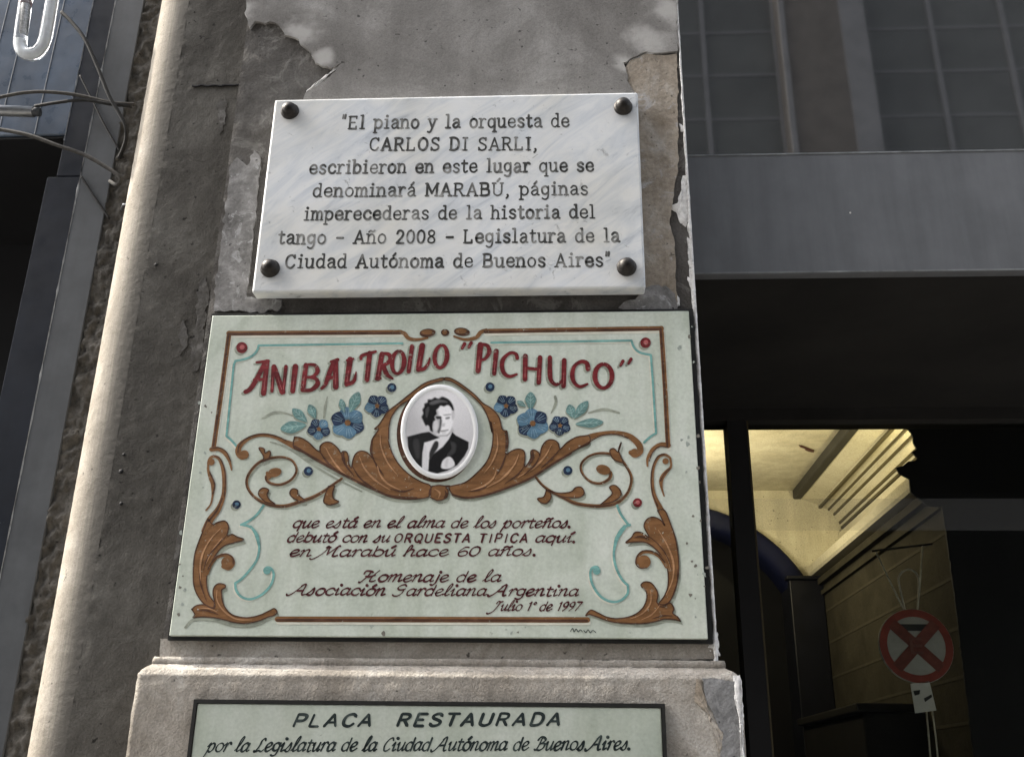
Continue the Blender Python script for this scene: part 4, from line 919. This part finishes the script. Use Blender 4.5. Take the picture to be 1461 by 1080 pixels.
# ================================================================== LEFT: RENDERED WALL WITH ROUNDED CORNER
YW = 0.045; RB = 0.085; XC = -0.686
rw = empty('rendered_wall', (-0.62, 0.2, 0), 'dark grey rendered wall strip left of the pillar with a sunlit rounded corner', 'wall')
def swept(path, z0, z1, nz, amp, sc, mats, name, mi_of=None, parent=rw):
    vs = []; fs = []; n = len(path); m = MB()
    for j in range(nz+1):
        z = z0 + (z1-z0)*j/nz
        for (x, y) in path:
            o = noise.fractal(Vector((x*sc, y*sc, z*sc)), 0.7, 2.2, 4)*amp
            vs.append((x - o*.7, y - o*.7, z))
    for j in range(nz):
        for i in range(n-1): a = j*n+i; fs.append((a, a+1, a+n+1, a+n))
    m.add(vs, fs, 0, True); return m.build(name, mats, parent)
arc = [(XC - RB*sin(a), YW + RB*(1-cos(a))) for a in (pi/2*i/18 for i in range(19))][::-1]
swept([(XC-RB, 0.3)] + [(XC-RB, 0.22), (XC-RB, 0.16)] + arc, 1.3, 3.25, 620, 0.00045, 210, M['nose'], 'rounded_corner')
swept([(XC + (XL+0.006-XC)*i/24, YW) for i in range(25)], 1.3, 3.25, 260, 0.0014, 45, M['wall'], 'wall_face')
b = MB(); b.box(XC-RB+0.004, XL, YW+0.09, 0.5, 0, 4.4); b.build('core', M['wall'], rw)
b = MB(); b.box(XC-0.04, XL, YW, YW+0.088, 0, 1.3); b.box(XC-0.04, XL, YW, YW+0.088, 3.25, 4.4); b.build('wall_face', M['wall'], rw)
for pts in ([(284,400),(296,396),(299,430),(293,470),(288,520),(276,530),(272,500),(280,450)], [(310,150),(322,140),(322,178),(312,190)], [(256,470),(264,455),(268,490),(258,510)]):
    m = MB(); m.slab([on(x, y, YW-0.0013) for x, y in rag(pts, 3.0, 4)], 0.0012); m.build('scratched_plaster', M['scuff'], rw)
# joint
jz = on(270,124,YW).z
b = MB()
for i in range(30):
    x = -0.655 + i*0.0036; z = jz + 0.0025*noise.noise(Vector((x*90, 0, 1)))
    b.box(x, x+0.0037, YW-0.0032, YW+0.01, z-0.0011, z+0.0009)
b.build('joint', M['void'], rw)
for (px, py, r) in ((222,377,.0028),(172,672,.004),(172,718,.003),(176,648,.0025)):
    c = on(px, py, YW-0.003); b = MB(); b.lathe((c.x, c.y+.002, c.z), [(r, 0), (r*.8, -.0015), (r*.3, -.002)], 8); b.build('pit', M['void'], rw)

# ================================================================== LEFT: STEEL FRAME, BOX, CABLES, LAMP
YF = 0.150
fx1 = (on(207,0,YF).x + on(110,540,YF).x + on(5,1035,YF).x)/3; fx0 = (on(165,0,YF).x + on(55,540,YF).x)/2
jb = MB()
vs, fs = grid_front(fx1-0.004, XC-RB+0.006, 1.2, 3.3, YF+0.004, 26, 500, 0.006, 60); jb.add(vs, fs, 0, True)
jb.build('mortar_joint', M['jamb'], rw)
sf = empty('steel_frame', (fx0, YF, 0), 'dark grey steel window frame with worn pale edges left of the sunlit corner', 'window frame')
b = MB(); b.bbox(fx0, fx1, YF, YF+0.08, 0, 4.4, 0.0015, 1); b.build('flange', M['flange'], sf)
def arrisline(x, Y, z0, z1, wd, name='worn_edge', par=sf):
    vs = []; fs = []; nz = 260
    for j in range(nz+1):
        z = z0 + (z1-z0)*j/nz; k = max(0.0, 0.75 + 1.1*noise.fractal(Vector((x*50, 1, z*26)), .8, 2, 4))*wd
        vs += [(x-k, Y+0.0015, z), (x-k*.3, Y-0.0012, z), (x+k, Y+0.0003, z)]
    for j in range(nz):
        for i in (0, 1): a = 3*j+i; fs.append((a, a+1, a+4, a+3))
    m = MB(); m.add(vs, fs); return m.build(name, M['arris'], par)
arrisline(fx0+0.0012, YF, 1.2, 3.4, 0.0018)
Y2 = 0.175
zt2 = on(90,252,Y2).z
x2 = (on(67,252,Y2).x + on(5,540,Y2).x)/2
b = MB(); b.bbox(x2, fx0+0.004, Y2, Y2+0.30, 0, zt2, 0.002, 1); b.build('reveal', M['flange_d'], sf)
x3 = (on(132,0,Y2).x + on(95,185,Y2).x)/2
b = MB(); b.bbox(x3, fx0+0.004, Y2, Y2+0.2, zt2+0.0005, 4.4, 0.002, 1); b.build('mullion', M['flange_d'], sf)
arrisline(x3+0.001, Y2, zt2+.08, 3.4, 0.0014)
b = MB(); b.box(-2.6, x2-0.002, 0.62, 0.66, 0, 4.4); b.box(-2.6, -2.55, 0.2, 0.62, 0, 4.4); b.build('dark_opening', M['void'], sf)
# shutter box
Y3 = 0.19
zb3 = (on(0,198,Y3).z + on(95,188,Y3).z)/2
sb = empty('shutter_box', (x3-0.3, 0.3, zb3), 'blue-grey sheet metal shutter box with fine vertical seams above the dark opening', 'shutter box')
b = MB(); b.bbox(-2.5, x3-0.0015, Y3, 0.40, zb3, 4.4, 0.002, 1); b.build('box', M['bluebox'], sb)
b = MB(); b.box(-2.49, x3-0.003, Y3+0.004, 0.60, zb3-0.006, zb3-0.001); b.build('underside', M['void'], sb)
for p in ((92,0,64,128), (50,0,0,150), (20,0,-30,150)):
    x = (on(p[0], p[1], Y3).x + on(p[2], p[3], Y3).x)/2
    b = MB(); b.box(x-0.0007, x+0.0007, Y3-0.0012, Y3+0.001, zb3+.002, 4.3); b.build('seam', M['arris'], sb)
def cable(pts, r, mat, label, grp='cables hanging over the steel frame'):
    P = [on(x, y, Y) for x, y, Y in pts]; m = MB(); m.tube(crv(P, 8), r, 8)
    return tag(m.build('electric_cable', mat), label, 'cable', grp)
cable([(88,18,.12),(104,34,.115),(122,58,.11),(140,98,.11),(156,138,.112),(168,158,.115),(179,180,.12),(180,198,.13),(176,212,.14),(170,226,.152)], .0037, M['cable'], 'black cable dropping from the glass tube and curling behind the paired wires')
cable([(-60,150,.13),(0,139,.125),(32,133,.12),(65,131.5,.118),(110,136,.12),(158,147,.125),(193,149,.135)], .0034, M['cable_l'], 'upper of the two grey wires running side by side across the frame')
cable([(50,152,.14),(80,147,.128),(120,143,.122),(158,149,.124),(188,152,.134)], .0032, M['cable'], 'lower dark wire that leaves the end of the metal tube')
cable([(-60,176,.13),(0,185,.125),(40,193,.12),(80,207,.12),(120,221,.122),(150,238,.125),(168,250,.125),(172,258,.128),(166,264,.135),(157,259,.149)], .0036, M['cable_l'], 'grey cable sagging below the box and hooking back at its end')
cable([(116,252,.146),(134,280,.146),(156,312,.150)], .0022, M['cable'], 'short thin black wire slanting down across the flange under the box corner')
cable([(114,108,.149),(130,140,.147),(150,180,.147),(172,218,.150)], .0016, M['cable'], 'thinnest wire lying flat on the flange behind the black cable')
c0, c1 = on(-70,156,.14), on(48,160,.14)
mt = empty('metal_tube', (c1.x, c1.y, c1.z), 'short shiny metal tube with a collar at the left edge under the paired wires', 'tube')
b = MB(); b.tube([c0, c1], .0105, 16); b.build('pipe', M['galv'], mt)
b = MB(); b.tube([c1 + (c0-c1)*.02, c1 + (c1-c0).normalized()*.012], .0085, 16); b.build('collar', M['flange'], mt)
c = on(176,292,.135)
b = MB(); b.tube([c + Vector((-.012,.02,0)), c, c + Vector((.012,.0,0.0))], .0022, 8); tag(b.build('nail', M['galv']), 'small bent nail in the mortar beside the sunlit corner', 'nail')
# lamp
def lampmat():
    k = N('clear_glass_tube'); k.b.inputs['Transmission Weight'].default_value = 0.82; k.b.inputs['IOR'].default_value = 1.45
    return k.done((0.9,0.93,0.95), 0.06, None, 0.5)
YLp = 0.085
lampe = empty('glass_tube_lamp', tuple(on(48,80,YLp)), 'clear U-shaped glass tube lamp hanging at the upper left corner', 'lamp')
U = [on(x, y, YLp) for x, y in ((46,-60),(40,-20),(34,20),(29,58),(31,72),(40,78),(52,76),(61,66),(66,50),(73,10),(79,-30),(84,-60))]
Uc = crv(U, 8)
b = MB(); b.tube(Uc, .0125, 20); b.build('tube', lampmat(), lampe)
U2 = [on(x, y, YLp) for x, y in ((46,-60),(40,-20),(36,12),(33,50))]
b = MB(); b.tube(U2, .0062, 12); b.build('electrode', simple('electrode_metal', (0.34,0.33,0.32), 0.4, 0.6, 220, metal=.5), lampe)
b = MB(); b.tube([on(37,2,YLp), on(36,8,YLp)], .0082, 14); b.build('band', simple('red_brown_band', (0.10,0.02,0.015), 0.6), lampe)
inner = [p + (q-p)*0 for p, q in zip(Uc, Uc)]
b = MB(); b.tube(Uc[24:], .0062, 12); b.build('core', simple('milky_core', (0.62,0.64,0.66), 0.3, 0.2, 60), lampe)

# ================================================================== RIGHT: BEAM, UPPER WINDOW, SOFFIT
YBM = 0.10; XE = 3.2
zb0 = on(1200,389.5,YBM).z; zb1 = on(1220,217,YBM).z
bmn = empty('steel_beam', (1.2, YBM, zb0), 'grey painted steel beam across the top of the glass doors', 'beam')
b = MB(); b.bbox(XR+0.001, XE, YBM, YBM+0.02, zb0, zb1, 0.0022, 2); b.build('face_plate', M['beam'], bmn)
b = MB(); b.box(XR+0.0015, XE, YBM-0.0012, YBM+0.001, zb1-0.0035, zb1-0.0008); b.box(XR+0.0015, XE, YBM-0.0012, YBM+0.001, zb0+0.0012, zb0+0.0036); b.build('worn_edge', metal('soft_edge', (0.17,0.18,0.185), .5, .4, 30, False), bmn)
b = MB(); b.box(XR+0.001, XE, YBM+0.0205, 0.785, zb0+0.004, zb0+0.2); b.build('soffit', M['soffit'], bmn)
b = MB(); b.lathe(tuple(on(1213,304,YBM)), [(.0018, 0), (.0014, -.0012), (.0004, -.0016)], 8); b.build('rivet', M['chip'], bmn)
YU = 0.17
uw = empty('upper_window', (1.2, YU, zb1), 'dark reflecting window above the grey steel beam', 'window')
k = N('dark_glass'); k.b.inputs['IOR'].default_value = 2.3
pm = k.done((0.016,0.017,0.018), 0.03, k.bump(k.noise(1.6, 2, 0.4), 0.02, 0.02), 0.5)
b = MB(); b.box(XR+0.02, XE, YU, YU+0.01, zb1-0.05, 4.4); b.build('pane', pm, uw)
b = MB(); b.box(XR+0.0012, XR+0.0195, YU-0.02, YU+0.03, zb1+0.001, 4.4); b.build('jamb', M['void'], uw)
b = MB(); b.box(XR+0.02, XE, YU-0.012, YU-0.0005, zb1+0.0006, zb1+0.012); b.build('sill_bar', M['flange_d'], uw)

# ================================================================== RIGHT: GLASS DOORS AND THE ROOM BEHIND
YG = 0.79; ZD = zb0
def glassmat(name, tint, r0):
    k = N(name); t = k.t; out = t.nodes['Material Output']; t.nodes.remove(k.b)
    tr = t.nodes.new('ShaderNodeBsdfTransparent'); tr.inputs['Color'].default_value = (*tint, 1)
    g_ = t.nodes.new('ShaderNodeBsdfGlossy'); g_.inputs['Roughness'].default_value = 0.02
    fr = t.nodes.new('ShaderNodeFresnel'); fr.inputs['IOR'].default_value = r0
    mx = t.nodes.new('ShaderNodeMixShader')
    t.links.new(fr.outputs[0], mx.inputs[0]); t.links.new(tr.outputs[0], mx.inputs[1]); t.links.new(g_.outputs[0], mx.inputs[2]); t.links.new(mx.outputs[0], out.inputs['Surface'])
    return k.m
gd = empty('glass_door', (0.8, YG, 0), 'tall glass doors under the beam with black frame and a faint grey reflection band', 'door')
b = MB(); b.box(XR+0.001, XE, YG-0.003, YG+0.003, 0.0, ZD-0.02); b.build('pane', glassmat('door_glass', (0.86,0.88,0.86), 1.22), gd)
m0, m1 = on(1041,700,YG).x, on(1071,700,YG).x
zh = on(1200,606,YG).z
b = MB(); b.box(m0, m1-0.004, YG-0.03, YG+0.03, 0, zh); b.build('mullion', M['void'], gd)
b = MB(); b.box(m1-0.0035, m1, YG-0.03, YG+0.01, 0, zh); b.build('brass_edge', simple('dull_brass', (0.06,0.048,0.022), 0.5, 0.3, 30), gd)
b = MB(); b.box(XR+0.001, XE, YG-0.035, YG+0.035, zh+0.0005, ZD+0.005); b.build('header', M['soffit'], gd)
k = N('grey_reflection'); t = k.t  # thin overlay paints a grey reflection across the door glass
tr = t.nodes.new('ShaderNodeBsdfTransparent'); df = t.nodes.new('ShaderNodeBsdfDiffuse'); df.inputs['Color'].default_value = (0.42,0.44,0.46,1)
mx = t.nodes.new('ShaderNodeMixShader'); mx.inputs[0].default_value = 0.075
t.links.new(tr.outputs[0], mx.inputs[1]); t.links.new(df.outputs[0], mx.inputs[2]); t.links.new(mx.outputs[0], t.nodes['Material Output'].inputs['Surface'])
zf0, zf1 = on(1250,757,YG).z, on(1250,712,YG).z
b = MB(); b.box(XR+0.03, XE, YG-0.0045, YG-0.0032, zf0, zf1); b.build('reflection_band', k.m, gd)

YR = 2.27; XWL = 0.02; XW = (on(1203,818,YR).x)
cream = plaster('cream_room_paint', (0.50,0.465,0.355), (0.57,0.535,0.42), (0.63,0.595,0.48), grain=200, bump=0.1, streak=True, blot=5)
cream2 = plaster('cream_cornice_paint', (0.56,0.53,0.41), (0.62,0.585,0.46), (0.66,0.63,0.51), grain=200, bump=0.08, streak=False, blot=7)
olive = plaster('shaded_olive_paint', (0.032,0.029,0.02), (0.045,0.041,0.029), (0.057,0.052,0.037), grain=150, bump=0.3, streak=False, blot=8)  # olive darkened to put the shade below the ledge into the colour
ZC = on(1100,640,1.75).z
iw = empty('interior_wall', (0.5, YR, 0), 'cream back wall with a dark blue arched doorway behind the glass doors', 'wall')
ac = on(964,935,YR); ar = on(1186,935,YR).x - ac.x; ax = ac.x; az = ac.z
zi = on(1180,826,YR).z; XL2 = on(1181,840,YR-0.1).x
A0 = math.asin((zi-az)/ar); A1 = RAD(128); n_ = 40
arcp = [(ax + ar*cos(A0+(A1-A0)*i/n_), YR, az + ar*sin(A0+(A1-A0)*i/n_)) for i in range(n_+1)]
b = MB(); b.slab([(XW+.02, YR, 3.6), (XW+.02, YR, zi)] + arcp + [(arcp[-1][0], YR, 3.6)], 0.12); b.build('wall', cream, iw)
ring = [(1.0, 0.0), (1.0, -0.03), (0.97, -0.04), (0.90, -0.03), (0.87, -0.01), (0.87, 0.1)]
vs = []; fs = []
for j in range(n_+1):
    a = A0+(A1-A0)*j/n_
    for s_, y_ in ring: vs.append((ax + ar*s_*cos(a), YR + y_, az + ar*s_*sin(a)))
nr = len(ring)
for j in range(n_):
    for i in range(nr-1): a = j*nr+i; fs.append((a, a+nr, a+nr+1, a+1))
navyg = simple('dark_blue_gloss', (0.005,0.007,0.028), 0.6, 0.3, 9, 0.12)
b = MB(); b.add(vs, fs, 0, True); b.build('archivolt', navyg, iw)
px0 = ax + ar*.87*cos(A0)
b = MB(); b.bbox(px0, XL2-0.001, YR-0.05, YR+0.1, 0, zi-0.012, .004, 2); b.bbox(px0-.01, XL2-0.001, YR-0.062, YR+0.1, zi-0.0115, zi+0.001, .003, 2); b.build('pilaster', simple('navy_pilaster', (0.007,0.008,0.014), 0.45, 0.4, 9), iw)
b = MB(); b.box(-0.6, XW+.02, YR+0.35, YR+0.37, 0, 3.6); b.build('doorway_dark', M['void'], iw)
# right wall of the room, with grooved courses
sw = empty('side_wall', (XW, 1.7, 0), 'olive side wall with grooved courses running back behind the reflected sign', 'wall')
zl = on(1203,818,YR).z
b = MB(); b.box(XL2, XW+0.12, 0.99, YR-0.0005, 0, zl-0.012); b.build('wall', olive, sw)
gz = [on(1215, y, YR-.2).z for y in (862, 909, 960, 1009, 1056)]
b = MB()
for z in gz: b.box(XL2-0.0015, XL2+0.001, 1.0, YR-0.002, z-0.004, z+0.004)
b.build('groove', simple('dark_groove', (0.05,0.044,0.03), 0.9), sw)
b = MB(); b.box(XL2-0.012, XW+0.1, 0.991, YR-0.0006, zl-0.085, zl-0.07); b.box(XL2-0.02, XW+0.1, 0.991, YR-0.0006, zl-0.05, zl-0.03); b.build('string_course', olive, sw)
# cornice: stepped profile laid out on the far wall and run forward
co = empty('cornice', (XW-.1, 1.6, zl), 'lit cream stepped cornice running along the room ceiling behind the glass', 'cornice')
pf = [on(x, y, YR) for x, y in ((1203,818),(1207,797),(1209,795),(1206,760),(1202,753),(1199,750),(1199,746),(1194,741),(1191,738),(1191,734),(1186,731),(1183,730),(1183,727),(1178,725),(1170,724),(1168,720),(1142,711))]
pf = [(p.x, p.z) for p in pf]
zcl = pf[-1][1] + 0.012
vs = []; fs = []
path = [(XW+.1, zl-.01), (XL2-0.03, zl-.01), (XL2-0.036, zl-.002), (XL2-0.036, zl+0.022), (XL2-0.03, zl+0.030), (XW-0.009, zl+0.040), (XW-0.002, zl+0.044)] 
topw = pf[3:]
path += [(XW, zl+0.045), (XW, topw[0][1])]
b = MB()
def run(path, name, mat, y0=0.985):
    m = MB(); n = len(path)
    m.add([(x, y0, z) for x, z in path] + [(x, YR-0.0008, z) for x, z in path], [(i, i+1, i+1+n, i+n) for i in range(n-1)]); return m.build(name, mat, co)
run(path, 'ledge', cream2, 0.985)
# steps projecting into the room, each with a crisp edge
st = [(XW+0.004, topw[0][1])]
xs = [p[0] for p in topw]; zs_ = [p[1] for p in topw]
for i in range(len(topw)):
    st.append((xs[i], zs_[i]))
run(st, 'moulding', cream2)
dk = simple('shade_strip_paint', (0.10,0.085,0.045), 0.9)  # dark strips paint the shade between the cornice steps
for (xx, zz) in ((xs[1], zs_[1]), (xs[3], zs_[3]), (xs[6], zs_[6]), (xs[9], zs_[9]), (xs[11], zs_[11])):
    m = MB(); m.box(xx-0.006, xx+0.004, 0.985, YR-0.001, zz-0.004, zz+0.0045); m.build('shade_strip', dk, co)
# ceiling and its dark joist
cg = MB(); cg.box(-0.6, xs[-1]+0.06, YG+0.04, YR-0.0006, zs_[-1]+0.03, zs_[-1]+0.09)
cgo = tag(cg.build('ceiling', cream), 'cream room ceiling seen through the upper glass left of the dark joist', 'ceiling')
jx = on(1137,705,YR).x
b = MB(); b.bbox(jx-0.016, jx+0.014, 0.83, YR-0.002, zs_[-1]-0.004, zs_[-1]+0.031, .003, 1); tag(b.build('ceiling_joist', simple('dark_joist', (0.035,0.034,0.03), 0.6, 0.3, 12)), 'dark joist under the cream ceiling beside the cornice', 'joist')
b = MB(); cpt = on(1148,645,YR)
zz_ = zs_[-1] + 0.03
pA = onz(1141,634,zz_); pB = onz(1162,645,zz_)
cxy = (pA + pB)/2; dd = (pB - pA).normalized(); ee = Vector((-dd.y, dd.x, 0)); fl = [(-.05,.004), (-.03,.008), (-.008,.004), (.006,.010), (.03,.008), (.046,.0), (.03,-.010), (.004,-.006), (-.02,-.004), (-.04,-.002)]; tv = [cxy + dd*u + ee*v for u, v in fl]; b.add([(p.x, p.y, zz_-.003) for p in tv] + [(p.x, p.y, zz_+.0005) for p in tv], [list(range(10))] + [(i, (i+1) % 10, (i+1) % 10+10, i+10) for i in range(10)]); tag(b.build('ceiling_stain', simple('brown_stain', (0.07,0.025,0.02), .8)), 'small dark brown flake on the cream ceiling', 'flake')
# enclosure of the room (kept dark)
en = empty('room_shell', (0.5, 1.6, 0), 'black unlit sides of the room behind the glass doors', 'room')
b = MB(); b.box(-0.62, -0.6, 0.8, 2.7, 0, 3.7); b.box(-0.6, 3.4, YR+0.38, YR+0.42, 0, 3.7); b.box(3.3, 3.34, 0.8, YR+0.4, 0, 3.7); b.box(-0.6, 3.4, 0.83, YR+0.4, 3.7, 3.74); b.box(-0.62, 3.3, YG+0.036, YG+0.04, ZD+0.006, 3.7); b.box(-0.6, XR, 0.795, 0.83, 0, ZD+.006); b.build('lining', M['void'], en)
# torn black sheet
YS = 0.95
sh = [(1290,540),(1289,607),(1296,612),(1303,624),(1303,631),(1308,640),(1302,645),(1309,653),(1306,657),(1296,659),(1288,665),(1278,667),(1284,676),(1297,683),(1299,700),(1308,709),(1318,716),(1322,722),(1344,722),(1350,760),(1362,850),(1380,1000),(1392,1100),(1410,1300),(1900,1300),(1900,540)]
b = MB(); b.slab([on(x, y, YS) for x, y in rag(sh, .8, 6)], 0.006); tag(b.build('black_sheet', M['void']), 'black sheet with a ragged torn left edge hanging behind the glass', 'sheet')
# black cabinet against the side wall
zc_ = on(1380,1017,1.34).z
b = MB(); b.bbox(XL2-0.16, XL2-0.001, 1.33, 2.02, 0, zc_, .006, 2); b.bbox(XL2-0.175, XL2-0.001, 1.325, 2.03, zc_+.0005, zc_+.022, .004, 2); tag(b.build('cabinet', M['soffit']), 'low black cabinet against the olive side wall under the reflected sign', 'cabinet')
# unseen warm lamps, added to light the ledge, cornice and ceiling
la = bpy.data.lights.new('unseen_room_lamp', 'AREA'); la.shape = 'RECTANGLE'; la.size = 0.30; la.size_y = 0.30; la.energy = 1.3; la.color = (1.0, 0.83, 0.56)
lo = bpy.data.objects.new('unseen_room_lamp', la); COL.objects.link(lo); lo.location = (0.28, 1.70, zl+0.05)
dirv = Vector((1.0, 0.1, 0.42)).normalized(); lo.rotation_euler = dirv.to_track_quat('-Z', 'Y').to_euler()
lb = bpy.data.lights.new('unseen_cornice_lamp', 'AREA'); lb.shape = 'DISK'; lb.size = 0.07; lb.energy = 1.9; lb.color = (1.0, 0.83, 0.48)
lbo = bpy.data.objects.new('unseen_cornice_lamp', lb); COL.objects.link(lbo); lbo.location = on(1350,668,1.09)
lbo.rotation_euler = Vector((-0.30, 1.0, 0.12)).to_track_quat('-Z', 'Y').to_euler()
# street reflection of a no-stopping sign, built as an object behind the glass
YN = 0.87
sg = empty('reflected_sign', tuple(on(1307,921,YN)), 'round red and white no-stopping sign reflected in the glass door, modelled behind it', 'sign')
cN = on(1307,921,YN); rN = (on(1360,921,YN).x - on(1254,921,YN).x)/2
b = MB(); b.lathe((cN.x, YN, cN.z), [(rN, .006), (rN, 0.0), (rN*.98, -.001)], 40); b.build('disc', simple('sign_white', (0.40,0.40,0.385), .45, .15, 30), sg)
rdm = simple('sign_red', (0.27,0.055,0.04), .45, .25, 30)
vs = []; n_ = 48
for r_ in (rN*.985, rN*.78): vs += [(cN.x + r_*cos(2*pi*i/n_), YN-.002, cN.z + r_*sin(2*pi*i/n_)) for i in range(n_)]
b = MB(); b.add(vs, [(i, (i+1) % n_, (i+1) % n_+n_, i+n_) for i in range(n_)]); b.build('ring', rdm, sg)
dkm = simple('sign_dark', (0.03,0.03,0.03), .5, .3, 30)
b = MB()
for a in (pi/4, -pi/4):
    d = Vector((cos(a), 0, sin(a))); p = Vector((-sin(a), 0, cos(a)))*rN*.15; c_ = Vector((cN.x, YN-.0028-.0004*(a > 0), cN.z))
    b.add([c_ - d*rN*.84 - p, c_ + d*rN*.84 - p, c_ + d*rN*.84 + p, c_ - d*rN*.84 + p], [(0, 1, 2, 3)])
b.build('cross', simple('sign_dark_red', (0.19,0.055,0.042), .5, .35, 40), sg)
b = MB(); e_ = rN*.22
for (x0, x1, z0, z1) in ((-.75,-.35,.85,1.15),): pass
hx = cN.x; hz = cN.z
b.box(hx-e_*.8, hx-e_*.45, YN-.0048, YN-.0040, hz-e_, hz+e_)
for zz in (-1, 0, 1): b.box(hx-e_*.44, hx+e_*.7, YN-.0048, YN-.0040, hz+zz*e_*.85-e_*.16, hz+zz*e_*.85+e_*.16)
b.build('letter', simple('sign_pale_red', (0.19,0.075,0.06), .5), sg)
b = MB(); b.add([(hx-rN*.5, YN-.0014, hz+rN*.40), (hx+rN*.5, YN-.0014, hz+rN*.40), (hx+rN*.38, YN-.0014, hz+rN*.58), (hx-rN*.38, YN-.0014, hz+rN*.58)], [(0,1,2,3)]); b.build('mark', dkm, sg)
b = MB(); b.tube(crv([on(x, y, YN+.001) for x, y in ((1292,873),(1286,848),(1282,826),(1287,816),(1297,812),(1307,818),(1311,832),(1309,873))], 6), .0022, 8); b.build('hanger', simple('sign_hanger', (0.42,0.40,0.34), .5, .3, 40), sg)
cm = simple('pale_cord', (0.5,0.48,0.40), .8, .3, 80)
for pts in (((1250,788),(1270,830),(1293,876)), ((1316,778),(1313,825),(1309,874)), ((1322,1014),(1325,1050),(1329,1100)), ((1330,1012),(1335,1050),(1340,1100))):
    b = MB(); b.tube([on(x, y, YN+.004) for x, y in pts], .0019, 6); b.build('cord', cm, sg)
rd0 = on(1244,786,YN+.004); 
b = MB(); b.tube([rd0, on(1330,776,YN+.004)], .0025, 8); b.build('hanging_rod', M['soffit'], sg)
tg = [on(x, y, YN-.002) for x, y in ((1299,975),(1326,971),(1336,1013),(1306,1017))]
b = MB(); b.slab(tg, .002); tgo = b.build('paper_tag', simple('paper', (0.62,0.62,0.60), .7, .1, 40), sg)
b = MB(); b.poly([on(x, y, YN-.0032) for x, y in ((1303,985),(1313,984),(1312,990),(1305,992))]); b.poly([on(x, y, YN-.0032) for x, y in ((1318,996),(1329,990),(1330,994),(1320,1001))]); b.build('tag_mark', dkm, tgo)
